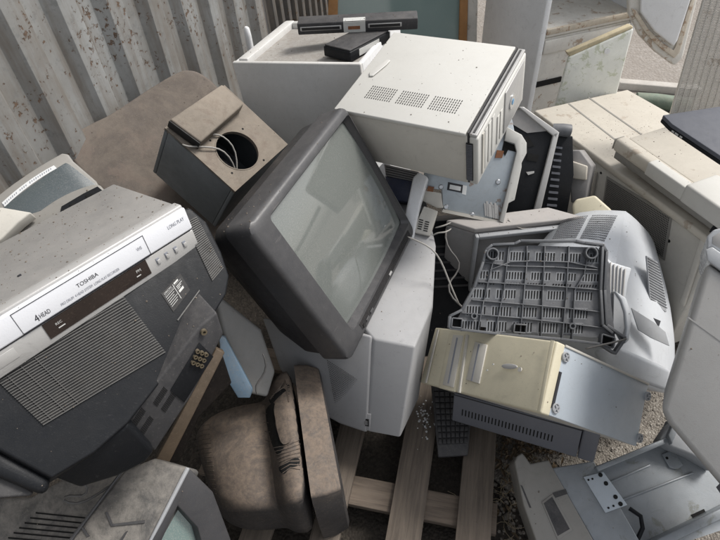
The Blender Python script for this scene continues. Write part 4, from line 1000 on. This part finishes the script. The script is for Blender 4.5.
# ================================================================== grey monitor box (right of silver TV)
zT = .60
jb = thing('monitor', 'dark grey monitor with a dusty rim lying face up behind the moulded grille base', 'monitor', G(500,235,.02))
c_n, c_l, c_r, c_b = G(475,229,zT), G(446,220,zT), G(585,217,zT), G(548,207,zT)
def inset(ps, k): c = sum(ps, Vector())/len(ps); return [p+(c-p)*k for p in ps]
b = MB(); b.prism([p-Vector((0,0,.02)) for p in (c_n, c_r, c_b, c_l)], Vector((0,0,-.5))); b.build('housing', 'monitor_dark', jb, bevel=.008, seg=3)
b = MB(); b.prism([p-Vector((0,0,.019)) for p in (c_n, c_r, c_b, c_l)], Vector((0,0,.019))); b.build('rim', 'dusty_rim', jb, bevel=.004)
eR = (c_r-c_n).normalized(); nR = eR.cross(Vector((0,0,1))).normalized()
if nR.dot(CAM-c_n) < 0: nR = -nR
class JF:
    P = staticmethod(lambda x, y, z: c_n+eR*x+nR*y+Vector((0,0,z)))
b = MB(); b.fbox(JF, .0, .012, .001, .02, -.45, -.02); b.fbox(JF, .012, .4, .001, .02, -.034, -.02); b.build('bezel_edge', 'monitor_grey_mid', jb, bevel=.003)
# ================================================================== small beige box, navy box, white frame
pz = Plane(U(424,217,1.78), (-.1,-.6,.75))
sb = thing('power_adapter', 'small dusty beige slotted box tucked below the steel chassis', 'adapter', pz.at(421,234))
b = MB(); b.pprism(pz, [(424,206),(438,211),(430,236),(412,232)], -.08, 0); b.build('shell', 'beige_side', sb, bevel=.003)
b = MB()
for k in range(5):
    for j in range(2): b.pprism(pz, [(419.2+j*6-k*.45,219+j*2+k*2.2),(423.4+j*6-k*.45,220+j*2+k*2.2),(423.2+j*6-k*.45,221+j*2+k*2.2),(419+j*6-k*.45,220+j*2+k*2.2)], .0003, .0012)
b.build('slots', 'dark_hole', sb)
pn = Plane(U(402,185,1.82), (-.3,-.6,.75)); nv = thing('storage_drive', 'small navy blue box with a grey ribbed top behind the charcoal television', 'box', pn.at(402,204))
b = MB(); b.pprism(pn, [(385,176),(417,182),(412,203),(390,200)], -.12, 0); b.build('body', 'navy', nv, bevel=.003)
b = MB(); b.pprism(pn, [(384,164),(419,172),(417,182),(386,176)], -.12, .002); b.build('ribbed_top', 'monitor_dark', nv, bevel=.002)
b = MB()
for k in range(4): b.pprism(pn, [(386,166.5+k*2.4),(418,174+k*2.2),(418,174.8+k*2.2),(386,167.3+k*2.4)], .0022, .003)
b.build('ribs', 'ink_dark', nv)
pq2 = Plane(U(415,205,1.76), (-.2,-.7,.7)); wf = MB(); wf.pprism(pq2, [(413,177),(419,172),(428,177),(420,205),(413,240),(402,238),(405,214)], -.05, 0)
tag(wf.build('casing_piece', 'white_enamel', bevel=.006, seg=3), 'white plastic strip standing between the charcoal television and the beige box', 'frame')
cbl = MB(); cbl.tube([U(406,236,1.60), U(420,242,1.59), U(432,248,1.58), U(441,260,1.60), U(447,276,1.62), U(455,296,1.62), U(460,306,1.64)], .0028, 8)
tag(cbl.build('power_cable', 'cable_grey', smooth=True, subd=1), 'thin grey cable looping down from the silver television', 'cable')
cbl = MB(); cbl.tube([U(432,236,1.78), U(438,232,1.77), U(446,233,1.77), U(452,228,1.80)], .003, 8); cbl.tube([U(434,228,1.79), U(444,226,1.78), U(452,222,1.80)], .003, 8)
tag(cbl.build('wire_bundle', 'cable_grey', smooth=True, subd=1), 'short tangle of pale wires under the steel chassis', 'cable')

# ================================================================== light grey CRT monitor (rear shell)
mg = thing('crt_monitor', 'light grey CRT monitor with a finely vented back behind the moulded grille base', 'monitor', U(600,380,1.7)-Vector((0,0,.2)))
Ls = [[(520,262,1.78),(505,300,1.70),(500,335,1.62),(520,352,1.60),(560,356,1.60)],
      [(543,242,1.78),(545,290,1.62),(548,320,1.57),(560,345,1.56),(585,362,1.56)],
      [(562,215,1.82),(580,262,1.60),(585,300,1.54),(590,330,1.52),(605,368,1.54)],
      [(596,209,1.83),(603,258,1.60),(606,300,1.53),(606,338,1.51),(615,374,1.54)],
      [(626,211,1.82),(615,262,1.62),(611,300,1.55),(612,338,1.52),(624,378,1.54)],
      [(636,219,1.82),(633,268,1.68),(632,305,1.61),(634,340,1.58),(640,383,1.58)],
      [(648,232,1.84),(655,275,1.74),(658,310,1.67),(658,345,1.63),(656,388,1.62)],
      [(656,244,1.88),(669,288,1.80),(673,318,1.75),(674,350,1.71),(670,392,1.68)],
      [(654,250,2.05),(668,296,2.0),(674,330,1.95),(676,356,1.92),(672,398,1.88)]]
b = MB(); n1, n2 = len(Ls), len(Ls[0])
vs = [U(*p) for r in Ls for p in r]; b.add(vs, [(i*n2+j, (i+1)*n2+j, (i+1)*n2+j+1, i*n2+j+1) for i in range(n1-1) for j in range(n2-1)])
sh = b.build('rear_housing', 'monitor_grey', mg, smooth=True); sm_ = sh.modifiers.new('s', 'SUBSURF'); sm_.levels = sm_.render_levels = 1
so = sh.modifiers.new('t', 'SOLIDIFY'); so.thickness = .12; so.offset = -1 
nn_ = (vs[n2*4+1]-vs[n2*2+1]).cross(vs[n2*3+3]-vs[n2*3+1]); so.offset = -1
bm = bmesh.new(); bm.from_mesh(sh.data); bm.normal_update()
if sum((f_.normal.dot(CAM-f_.calc_center_median()) for f_ in bm.faces)) < 0: bmesh.ops.reverse_faces(bm, faces=bm.faces)
cl = bm.edges.layers.float.get('crease_edge') or bm.edges.layers.float.new('crease_edge')
for e_ in bm.edges:
    i0, i1 = e_.verts[0].index//n2, e_.verts[1].index//n2
    if i0 == i1 and i0 in (4, 6): e_[cl] = .95 if i0 == 4 else .7
    if i0 == i1 and i0 == 4: e_.smooth = False
bm.to_mesh(sh.data); bm.free()
qg = Quad(U(552,240,1.738), U(606,243,1.685), U(620,215,1.80), U(563,219,1.80))
b = MB()
for gu in (0.0, .52):
    for i in range(22):
        for j in range(12):
            u = gu+.0205*i; v = .02+.080*j; hh = .010*math.sin(math.pi*min(1, max(0, u)))
            b.qbox(qg, u, u+.010, v, v+.045, .002+hh, .0035+hh)
b.build('vent_holes', 'ink_dark', mg)
for (L, d, mt) in (([(603,254),(612,262),(632,268),(628,282),(623,318),(606,322)], 1.55, 'monitor_grey'),):
    pr = Plane(U(614,290,1.50), (-.1,-.55,.8))
    b = MB(); b.pprism(pr, L, -.03, 0); b.build('moulded_block', mt, mg, bevel=.004)
    b = MB()
    for k in range(6): b.pprism(pr, [(606+k*3.6,261+k*1.6),(607.6+k*3.6,261+k*1.6),(606.6+k*3.0,318-k*.6),(605.2+k*3.0,318-k*.6)], .0005, .006)
    b.build('ribs', 'silver_dim', mg, bevel=.001)
pr = Plane(U(620,320,1.47), (.1,-.6,.8)); b = MB(); b.pprism(pr, [(614,293),(619,299),(623,312),(624,328),(621,342),(617,335),(613,330)], -.004, .001); b.build('side_recess', 'monitor_grey_mid', mg)
b = MB(); b.pprism(pr, [(614,291),(625,298),(631,315),(628,340),(624,344),(626,328),(624,312),(620,300)], -.02, .006); b.build('curved_fin', 'monitor_grey', mg, bevel=.003)
pr = Plane(U(654,290,1.70), (.55,-.6,.6)); b = MB(); b.pprism(pr, [(644,256),(655,262),(662,290),(664,312),(648,302)], .004, .008); b.build('side_grille', 'monitor_grey_mid', mg)
b = MB()
for k in range(16): b.pprism(pr, [(645+k*.22,258+k*2.7),(656+k*.55,264+k*2.9),(656.1+k*.55,265+k*2.9),(645.1+k*.22,259+k*2.7)], .008, .0095)
b.build('grille_lines', 'tray_deck', mg)
pr = Plane(U(650,325,1.60), (.4,-.6,.7)); b = MB(); b.pprism(pr, [(652,318),(659,321),(657,327)], .004, .006); b.build('arrow_recess', 'ink_dark', mg)
pr = Plane(U(640,330,1.57), (.3,-.6,.75)); b = MB(); b.pprism(pr, [(630,308),(652,322),(664,332),(668,346),(650,338),(637,330)], .002, .006); b.build('lower_grille', 'monitor_grey_mid', mg, bevel=.001)
pr = Plane(U(640,370,1.53), (.1,-.75,.65)); b = MB(); b.pprism(pr, [(598,352),(618,346),(640,356),(672,370),(668,392),(640,382),(604,366)], -.05, 0); b.build('front_rim', 'monitor_grey', mg, bevel=.012, seg=4)

# ================================================================== moulded grille base
pt = Plane(U(535,290,1.475), (-.04,-.62,.78))
tr = thing('grille_base', 'dark grey ribbed plastic base panel with rows of slots and corner feet', 'base panel', pt.at(535,345))
deck = [(488,249),(530,245),(598,247),(610,262),(612,300),(617,342),(600,338),(540,333),(455,324),(462,312),(476,285)]
b = MB(); b.pprism(pt, deck, -.018, -.008); b.build('deck', 'tray_deck', tr)
def bar(b, p0, p1, w, h0, h1, pl=pt):
    a, c = pl.at(*p0), pl.at(*p1); d = (c-a).normalized(); s_ = d.cross(pl.n)*w/2
    b.prism([a-s_+pl.n*h0, c-s_+pl.n*h0, c+s_+pl.n*h0, a+s_+pl.n*h0], pl.n*(h1-h0))
def bars(name, L, w, h1, m='tray_grey', bev=.001):
    b = MB()
    for p in L:
        for i in range(len(p)-1): bar(b, p[i], p[i+1], w, -.014, h1)
    return b.build(name, m, tr, bevel=bev)
bars('outer_rim', [[(486,250),(492,245),(514,244),(520,241),(575,241),(584,243),(602,245),(606,252)], [(486,250),(483,262),(474,288),(462,310),(450,316),(449,328)], [(449,328),(500,334),(560,339),(600,344),(614,353)], [(606,252),(604,290),(606,325),(625,338),(614,354)], [(602,247),(600,290),(602,325),(612,333)]], .007, .008)
bars('cross_rib', [[(484,262),(510,266),(555,267),(598,270)], [(478,282),(520,284),(565,287),(602,290)], [(472,300),(520,304),(565,308),(602,312)], [(490,270),(510,262),(530,261),(570,262),(598,268)], [(462,313),(520,318),(565,323),(604,328)]], .0032, .001)
bars('long_rib', [[(509,246),(504,290),(495,333)], [(527,246),(527,262),(520,336)], [(545,246),(543,290),(541,338)], [(569,246),(566,300),(562,340)], [(590,247),(584,275),(575,290),(572,342)], [(493,262),(484,300),(478,330)], [(598,252),(594,262)]], .0032, .001)
b = MB(); rng = random.Random(5)
for row, (ya, yb) in enumerate(((251,259),(271,278),(281.5,284),(289,297),(306,315),(321,330))):
    for c_ in range(44):
        x = 486-row*4.6+c_*2.85+(row*0); 
        if x > 600 or (c_ % 9 in (7, 8)): continue
        sl = c_*.075
        b.prism(pt.pts([(x,ya+sl),(x+1.35,ya+sl),(x+1.0-.4,yb+sl),(x-.4,yb+sl)], -.0074), pt.n*.0008)
b.build('slots', 'dark_hole', tr)
b = MB()
for row, (ya, yb) in enumerate(((251,259),(271,278),(281.5,284),(289,297),(306,315),(321,330))):
    for c_ in range(0, 44, 9):
        x = 486-row*4.6+c_*2.85; sl = c_*.075
        if x > 596 or row == 2: continue
        xe_ = min(x+6.6*2.85, 602); b.prism(pt.pts([(x-1.2,ya-1.2+sl),(xe_,ya-1.2+sl+.5),(xe_-1.2,yb+1.2+sl+.5),(x-2.2,yb+1.2+sl)], -.0079), pt.n*.0003)
b.build('slot_patches', 'tray_patch', tr)
for x, y in ((492,254.5),(590,253.5)):
    b = MB(); b.ring(pt.at(x, y, -.012), pt.n, .017, .0125, .026, 28); b.build('foot_socket', 'tray_grey', tr, smooth=False, bevel=.001)
for x, y in ((572,326),(474,316)):
    b = MB(); b.ring(pt.at(x, y, -.012), pt.n, .009, .005, .020, 18); b.build('screw_boss', 'tray_grey', tr)
for L in ([(452,318),(462,319),(461,328),(451,327)], [(601,334),(614,338),(612,348),(600,344)], [(514,324),(526,325),(525,333),(513,332)]):
    b = MB(); b.pprism(pt, L, -.0078, -.006); b.build('recess', 'dark_hole', tr)
    b = MB()
    for i in range(4): bar(b, L[i], L[(i+1) % 4], .004, -.012, .010)
    b.build('recess_wall', 'tray_grey', tr, bevel=.001)
cbl = MB(); cbl.tube([pt.at(582,349,.012), pt.at(598,345,.016), pt.at(612,342,.018), pt.at(626,338,.014)], .003, 8)
tag(cbl.build('black_lead', 'cable_dark', smooth=True, subd=1), 'short black lead lying over the corner of the ribbed base panel', 'cable')

# ================================================================== yellowed PC tower with steel underside
f = fr('pc_beige'); dx, dy, dz = [v/2 for v in f.d]
yp = thing('computer_tower', 'yellowed beige computer tower lying on its side with its grey footed underside showing', 'computer', f.P(0,0,-dz), f.rot)
b = MB(); b.fbox(f, -dx+.004, dx-.004, -dy+.002, dy-.002, -dz, dz-.035); b.build('case', 'beige_side', yp, bevel=.003)
# bowed front
b = MB(); n = 14; top = []; bot = []
prof = []
for k in range(n+1):
    t = k/n; x = -dx+2*dx*t; z = dz-.003+.006*math.sin(math.pi*t)**.6; prof.append((x, z))
rA = [f.P(x, -dy, z) for x, z in prof]+[f.P(dx, -dy, dz-.035), f.P(-dx, -dy, dz-.035)]
b.prism(rA, f.Y*f.d[1]); b.build('front_bezel', 'beige_old', yp, bevel=.005, seg=3)
pz_ = Plane(f.P(0,0,dz+.003), f.Z)
b = MB(); b.prism(pz_.pts([(450,333),(465,335),(455,392),(439,388)], -.004), f.Z*.006); b.build('drive_bay', 'beige_old', yp, bevel=.0015)
b = MB(); b.prism(pz_.pts([(454,335),(464,336),(454.5,388),(443.5,385)], .002), f.Z*.002); b.build('drive_front', 'beige_side', yp, bevel=.001)
b = MB(); b.prism(pz_.pts([(457.5,338),(459,338.3),(450,384),(448.5,383.6)], .0042), f.Z*.0004); b.build('drive_slot', 'ink_grey', yp)
b = MB(); b.prism(pz_.pts([(479.5,344.5),(481,344.8),(473.4,381.6),(472,381.2)], .0046), f.Z*.0004); b.build('floppy_slot', 'ink_grey', yp)
b = MB(); b.prism(pz_.pts([(551,340),(555,341),(541,412),(537.5,411.3)], .0005), f.Z*.0012); b.build('edge_band', 'beige_old', yp, bevel=.0005)
b = MB(); b.prism(pz_.pts([(476,342),(488,345),(480,384),(467,380)], .000), f.Z*.0045); b.build('floppy_front', 'beige_side', yp, bevel=.001)
b = MB(); b.prism(pz_.pts([(438,329.5),(439.3,329.7),(427,383),(425.7,382.7)], .0), f.Z*.0035); b.prism(pz_.pts([(467.5,335),(469,335.2),(461,393),(459.5,392.8)], .0), f.Z*.006); b.build('grooves', 'beige_side', yp)
cb_ = pz_.at(511, 367, .004)
b = MB(); aX = (pz_.at(519,368)-pz_.at(502,367)).normalized(); aY = f.Z.cross(aX)
ringp = [cb_+aX*.026*math.cos(2*math.pi*i/24)+aY*.007*math.sin(2*math.pi*i/24) for i in range(24)]; b.prism(ringp, f.Z*.0035); b.build('power_button', 'silver_dim', yp, bevel=.0015)
b = MB(); b.disc(pz_.at(521,370,.003), f.Z, .006, .003); b.build('reset_button', 'beige_side', yp, smooth=True)
for x, y in ((495,365),(489,371)): 
    b = MB(); b.disc(pz_.at(x, y, .006), f.Z, .0025, .002, 10); b.build('indicator', 'ink_light', yp)
qb = f.face('+x')
b = MB(); b.fbox(f, dx-.004, dx+.001, -dy+.002, dy-.002, -dz+.002, dz-.030); b.build('base_plate', 'steel_blue', yp, bevel=.002)
b = MB(); b.fbox(f, dx, dx+.004, dy-.006, dy, -dz+.002, dz-.03); b.build('base_flange', 'beige_side', yp, bevel=.001)
b = MB(); b.qbox(qb, .12, .62, .905, .925, .0, .003); b.build('base_slot', 'ink_dark', yp)
pb = Plane(f.P(dx+.001,0,0), f.X)
for x, y in ((565,357),(555,408),(647,396),(639,438)):
    ft = MB(); c_ = pb.at(x, y, 0); ft.ring(c_, f.X, .0125, .009, .005, 24); ft.disc(c_, f.X, .0088, .003, 20); fo = ft.build('foot', 'monitor_grey_mid', yp, bevel=.001)
    b = MB(); a1 = f.Y*.008; a2 = f.Z*.008
    for (d_, s_) in ((a1+a2, a1-a2), (a1-a2, a1+a2)):
        s2 = s_.normalized()*.0012; b.prism([c_-d_-s2+f.X*.003, c_+d_-s2+f.X*.003, c_+d_+s2+f.X*.003, c_-d_+s2+f.X*.003], f.X*.003)
    b.build('cross_rib', 'monitor_grey_mid', fo)
# ================================================================== slim slate box
f = fr('slim', 1.12); dx, dy, dz = [v/2 for v in f.d]
sl = thing('desktop_computer', 'slim slate blue desktop computer with a row of vent slots under the yellowed tower', 'computer', f.P(0,0,-dz), f.rot)
b = MB(); b.fbox(f, -dx, dx-.045, -dy, dy, -dz, dz); b.build('case', 'slate', sl, bevel=.003)
b = MB(); b.fbox(f, dx-.043, dx, -dy-.001, dy+.001, -dz-.001, dz+.001); b.build('front_bezel', 'slate', sl, bevel=.005)
q = f.face('-y'); b = MB()
for k in range(27): b.qbox(q, .07+.0245*k, .07+.0245*k+.009, .30, .52, -.001, .0006)
b.build('vent_slots', 'dark_hole', sl)
b = MB(); b.fbox(f, -dx-.001, dx-.043, -dy-.0015, -dy+.002, dz-.006, dz-.003); b.build('lid_seam', 'ink_dark', sl)
# ================================================================== big grey case at right edge
pR = Plane(U(690,330,1.16), -ray(672,330))
rc = thing('printer_casing', 'large plain grey machine casing with a clear rounded lid filling the right edge', 'casing', pR.at(690,470)-Vector((0,0,.25)))
b = MB(); b.pprism(pR, [(707,262),(850,365),(850,600),(724,490),(668,424),(661,410)], -.35, 0); b.build('body', 'case_grey', rc, bevel=.014, seg=4)
b = MB(); b.pprism(pR, [(705,250),(712,247),(850,340),(850,364),(707,261)], -.345, .006); b.build('lid_rim', 'lid_clear', rc, bevel=.003, seg=3)
b = MB(); b.pprism(pR, [(707,249),(707,236),(714,229),(728,226),(790,260),(850,300),(850,339),(712,246)], -.34, -.006); b.build('lid', 'lid_clear', rc, bevel=.012, seg=5)
b = MB(); b.pprism(pR, [(712,243),(713,236),(720,232),(727,232),(850,312),(850,333)], -.01, -.0052); b.build('lid_panel', 'case_grey', rc, bevel=.001)
b = MB(); b.pprism(pR, [(688,318),(689,317),(765,372),(764,373)], .0002, .0008); b.build('seam', 'case_grey', rc)
b = MB(); b.pprism(pR, [(716,487),(720,483),(726,492),(722,496)], .0005, .003); b.build('clip', 'ink_dark', rc)
# ================================================================== paper tray / drawer bottom right
pD = Plane(U(610,495,1.50), (-.06,-.30,.95))
dt = thing('paper_tray', 'open grey metal paper drawer with a beige front lying on the ground at lower right', 'paper tray', pD.at(610,540)-Vector((0,0,.1)))
b = MB(); b.pprism(pD, [(514,462),(517,456),(522,453),(526,458),(530,464),(548,460),(593,540),(640,640),(590,660),(537,545),(523,505)], -.10, .006); b.build('front_cover', 'taupe', dt, bevel=.005, seg=3)
b = MB(); b.pprism(pD, [(541,502),(552,494),(572,530),(557,540)], .0062, .0085); b.build('handle_rim', 'taupe', dt, bevel=.001)
b = MB(); b.pprism(pD, [(543,503.5),(551.5,497),(569,529),(557,536)], .0086, .0092); b.build('handle_recess', 'black_dull', dt)
b = MB(); b.pprism(pD, [(520,485),(522,486),(531,508),(529,508)], .0062, .007); b.build('slot', 'black_dull', dt)
b = MB(); b.pprism(pD, [(552,493),(565,489),(567,494),(555,498)], .0062, .0075); b.build('slot', 'black_dull', dt)
b = MB(); b.pprism(pD, [(552,468),(594,461),(642,545),(700,640),(650,660),(596,545)], -.05, .0); b.build('hinge_plate', 'tray_metal', dt, bevel=.003)
b = MB(); b.pprism(pD, [(583,477),(603,472),(627,505),(605,513)], .0005, .004); b.build('bracket', 'steel_blue', dt, bevel=.001)
for x, y in ((600,475),(605.5,483.5),(615,497),(620,504)):
    b = MB(); b.disc(pD.at(x, y, .004), pD.n, .006, .0008, 14); b.build('rivet_hole', 'dark_hole', dt)
for x, y in ((588,480),(592,479),(608,508),(613,506)):
    b = MB(); b.disc(pD.at(x, y, .004), pD.n, .003, .0008, 10); b.build('rivet_hole', 'dark_hole', dt)
b = MB(); b.pprism(pD, [(596,470),(664,444),(700,440),(760,470),(760,520),(640,560),(620,520)], -.055, -.048); b.build('tray_floor', 'tray_metal', dt)
b = MB(); b.pprism(pD, [(594,467),(665,438),(667,443),(597,472)], -.05, .016); b.pprism(pD, [(664,437),(672,418),(678,420),(668,446)], -.05, .03); b.build('tray_wall', 'tray_metal', dt, bevel=.003)
b = MB(); b.pprism(pD, [(650,542),(760,488),(760,500),(660,548)], -.05, .012); b.build('tray_wall', 'tray_metal', dt, bevel=.003)
b = MB(); b.pprism(pD, [(658,440),(672,420),(700,436),(716,470),(690,455),(672,448)], -.05, .010); b.build('corner_block', 'monitor_grey_mid', dt, bevel=.006)
for L in ([(600,486),(656,462),(657,464),(601,488)], [(622,500),(700,470),(701,472),(623,502)]):
    b = MB(); b.pprism(pD, L, -.048, -.043); b.build('floor_rib', 'tray_metal', dt, bevel=.0015)
b = MB(); b.pprism(pD, [(699,514),(712,508),(716,515),(704,521)], -.0478, -.046); b.build('floor_opening', 'dark_hole', dt)
b = MB(); b.pprism(pD, [(618,507),(623,505),(640,540),(632,540)], -.0478, -.040); b.build('floor_opening', 'dark_hole', dt)
b = MB(); b.pprism(pD, [(668,452),(680,447),(690,463),(684,468),(676,466)], -.048, -.042); b.build('corner_bracket', 'tray_metal', dt, bevel=.002)
b = MB(); b.disc(pD.at(673,456,-.042), pD.n, .004, .001, 12); b.build('rivet_hole', 'dark_hole', dt)
b = MB(); b.tube([pD.at(632,508,-.02), pD.at(642,516,-.01), pD.at(644,528,-.01), pD.at(640,540,-.02)], .006, 8); b.build('hose_clip', 'black_plastic', dt, smooth=True)
# ================================================================== keyboard
ck = Plane(G(450,430,.19), (-.1,-.25,1))
kb_ = thing('keyboard', 'black computer keyboard lying between the pallet boards under the slate desktop', 'keyboard', ck.at(452,440))
qk = Quad(ck.at(440,459), ck.at(478,452), ck.at(478,382), ck.at(430,382))
qk = Quad(ck.at(438,457), ck.at(468,455), ck.at(474,385), ck.at(431,385))
b = MB(); b.qbox(qk, 0, 1, 0, 1, -.018, 0); b.build('body', 'black_dull', kb_, bevel=.004)
b = MB()
for i in range(7):
    for j in range(10): b.qbox(qk, .06+i*.13, .06+i*.13+.11, .16+j*.083, .16+j*.083+.068, .0005, .008)
b.build('keys', 'key_black', kb_, bevel=.001)
# ================================================================== pallet
pa = thing('pallet', 'weathered wooden pallet under the pile of equipment', 'pallet', G(420,480,.0))
zt = .145
dirp = (G(427,388,zt)-G(403,540,zt)); dirp.z = 0; dirp.normalize(); sp2 = Vector((dirp.y, -dirp.x, 0))
base = G(403,540,zt)
def plank(name, c, d, s_, L0, L1, w, z0, z1, m='pallet_wood'):
    b = MB(); p = [c+d*L0-s_*w/2, c+d*L1-s_*w/2, c+d*L1+s_*w/2, c+d*L0+s_*w/2]
    for q in p: q.z = z0
    # local frame along the plank so the grain runs lengthways
    b.prism(p, (0,0,z1-z0)); return b.build(name, m, pa, bevel=.002)
pa.rotation_euler = (0, 0, math.atan2(dirp.y, dirp.x)-0); bpy.context.view_layer.update()
for (x, y, w) in ((334,500,.085), (403,540,.10), (473,540,.098)):
    c = G(x, y, zt); plank('deck_board', c, dirp, sp2, -.35, .95, w, zt-.022, zt)
c = G(334,500,zt)-sp2*.2; plank('deck_board', c, dirp, sp2, -.35, .95, .09, zt-.022, zt)
for (x, y) in ((390,497),):
    c = G(x, y, zt-.024); MP = 'pallet_cross'; plank('stringer_board', c, sp2, dirp, -.62, .32, .09, zt-.046, zt-.024, 'pallet_cross')
    c = c + dirp*.42; plank('stringer_board', c, sp2, dirp, -.62, .32, .09, zt-.046, zt-.024, 'pallet_cross')
    c = c - dirp*.84; plank('stringer_board', c, sp2, dirp, -.62, .32, .09, zt-.046, zt-.024, 'pallet_cross')
for k in (0, 1):
    for j in (0,1):
        c = G(403 if k == 0 else 473, 540, zt)+dirp*(.1+.42*j) ; 
        b = MB(); c.z = .01; b.prism([c+dirp*-.04-sp2*.045, c+dirp*.04-sp2*.045, c+dirp*.04+sp2*.045, c+dirp*-.04+sp2*.045], (0,0,zt-.0465-.01)); b.build('block', 'pallet_wood', pa, bevel=.002)

# dark casing filling the gap between the silver TV and the grey monitor
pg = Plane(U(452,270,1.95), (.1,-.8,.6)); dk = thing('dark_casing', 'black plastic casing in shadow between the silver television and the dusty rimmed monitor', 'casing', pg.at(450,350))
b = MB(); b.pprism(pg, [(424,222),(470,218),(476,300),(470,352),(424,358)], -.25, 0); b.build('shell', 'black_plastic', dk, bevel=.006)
b = MB()
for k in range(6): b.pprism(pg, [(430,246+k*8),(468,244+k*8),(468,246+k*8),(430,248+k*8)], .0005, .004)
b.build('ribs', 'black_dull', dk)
# paint splashes on the middle pallet board
b = MB(); rg_ = random.Random(11)
for i in range(60):
    p = G(424+rg_.gauss(0,4), 418+rg_.gauss(0,9), .1455); p.z = .1455; r_ = rg_.uniform(.0008,.004)
    b.disc(p, Vector((0,0,1)), r_, .0005, 7)
o = b.build('paint_splashes', 'white_label'); tag(o, 'white paint splashes on the middle pallet board', 'paint'); o['kind'] = 'stuff'
# leads in the gaps
def lead(name, pts, r, m, label):
    b = MB(); b.tube([U(*p) for p in pts], r, 8); tag(b.build(name, m, smooth=True, subd=1), label, 'cable')
lead('power_lead', [(448,222,1.86),(444,238,1.80),(450,252,1.79),(462,262,1.80),(456,276,1.80),(446,284,1.79),(452,300,1.78),(466,308,1.74),(470,322,1.74)], .0035, 'cable_dark', 'dark curled lead hanging down the black gap beside the dusty rimmed monitor')
lead('power_lead', [(52,470,1.14),(62,482,1.13),(78,478,1.13),(90,488,1.14),(84,498,1.15),(68,494,1.14),(60,500,1.15),(76,506,1.16),(96,496,1.16),(112,484,1.16)], .003, 'cable_dark', 'knotted black lead under the bottom corner of the louvred television')
lead('ribbon_lead', [(507,218,1.80),(515,228,1.79),(528,230,1.80),(540,222,1.82),(552,228,1.82),(566,220,1.84)], .0028, 'cable_grey', 'grey lead lying along the dusty rim behind the moulded grille base')
lead('power_lead', [(262,352,1.40),(268,366,1.42),(262,378,1.43),(254,386,1.43),(258,396,1.44)], .003, 'cable_dark', 'short black lead dangling beside the grey casing piece above the brown television')
# crumbs of dirt lying on whatever faces up
cm = MB(); rg_ = random.Random(23); bpy.context.view_layer.update(); dg_ = bpy.context.evaluated_depsgraph_get()
def stone2(c, r):
    rings = []
    for h, q in ((0, .8), (.5, 1), (1., .5)):
        rings.append([Vector((c.x+r*q*math.cos(6.283*i/5+h)*rg_.uniform(.7,1.3), c.y+r*q*math.sin(6.283*i/5+h)*rg_.uniform(.7,1.3), c.z-.0003+r*h)) for i in range(5)])
    cm.loft(rings)
cnt = 0
for i in range(5200):
    x, y = rg_.uniform(-1.1, 1.7), rg_.uniform(.35, 2.7)
    if rg_.random() < .5: cx_ = rg_.choice(((-.55,1.9),(-.3,.95),(.5,1.2),(1.2,1.8),(.1,2.1),(-.6,.8))); x, y = rg_.gauss(cx_[0], .12), rg_.gauss(cx_[1], .12)
    ok, loc, n_, *_r = S.ray_cast(dg_, Vector((x, y, 2.4)), Vector((0,0,-1)))
    if ok and n_.z > .55 and loc.z > .14: stone2(loc, min(.0022, .0005+rg_.expovariate(2200))); cnt += 1
mk('crumb_dirt', (.15,.125,.10), .9, 0, mott=.5, speck=.3, scale=20)
o = cm.build('dirt_crumbs', 'crumb_dirt'); tag(o, 'small brown crumbs of dirt scattered over the upward faces', 'dirt'); o['kind'] = 'stuff'
# ================================================================== light
w = bpy.data.worlds.new('World'); S.world = w; w.use_nodes = True; nt = w.node_tree
sk_ = nt.nodes.new('ShaderNodeTexSky'); sk_.sky_type = 'NISHITA'; sk_.sun_disc = False
SUN_EL, SUN_AZ = 54, 72        # azimuth measured from +Y (away from camera) towards +X
sk_.sun_elevation = math.radians(SUN_EL); sk_.sun_rotation = math.radians(SUN_AZ); sk_.air_density = 1.2; sk_.dust_density = 3.
hs = nt.nodes.new('ShaderNodeHueSaturation'); hs.inputs['Saturation'].default_value = .25
nt.links.new(sk_.outputs[0], hs.inputs['Color']); bg = nt.nodes['Background']; nt.links.new(hs.outputs[0], bg.inputs[0]); bg.inputs[1].default_value = .13
sn = bpy.data.lights.new('sun', 'SUN'); sn.energy = 2.2; sn.angle = math.radians(16); sn.color = (1, .965, .915)
so_ = bpy.data.objects.new('sun', sn); col.objects.link(so_)
d = Vector((math.sin(math.radians(SUN_AZ))*math.cos(math.radians(SUN_EL)), math.cos(math.radians(SUN_AZ))*math.cos(math.radians(SUN_EL)), math.sin(math.radians(SUN_EL))))
so_.rotation_euler = (-d).to_track_quat('-Z', 'Y').to_euler(); so_.location = (0, 0, 6)
S.view_settings.view_transform = 'Standard'; S.view_settings.look = 'None'; S.view_settings.exposure = .52; S.view_settings.gamma = 1
S.render.engine = 'CYCLES'
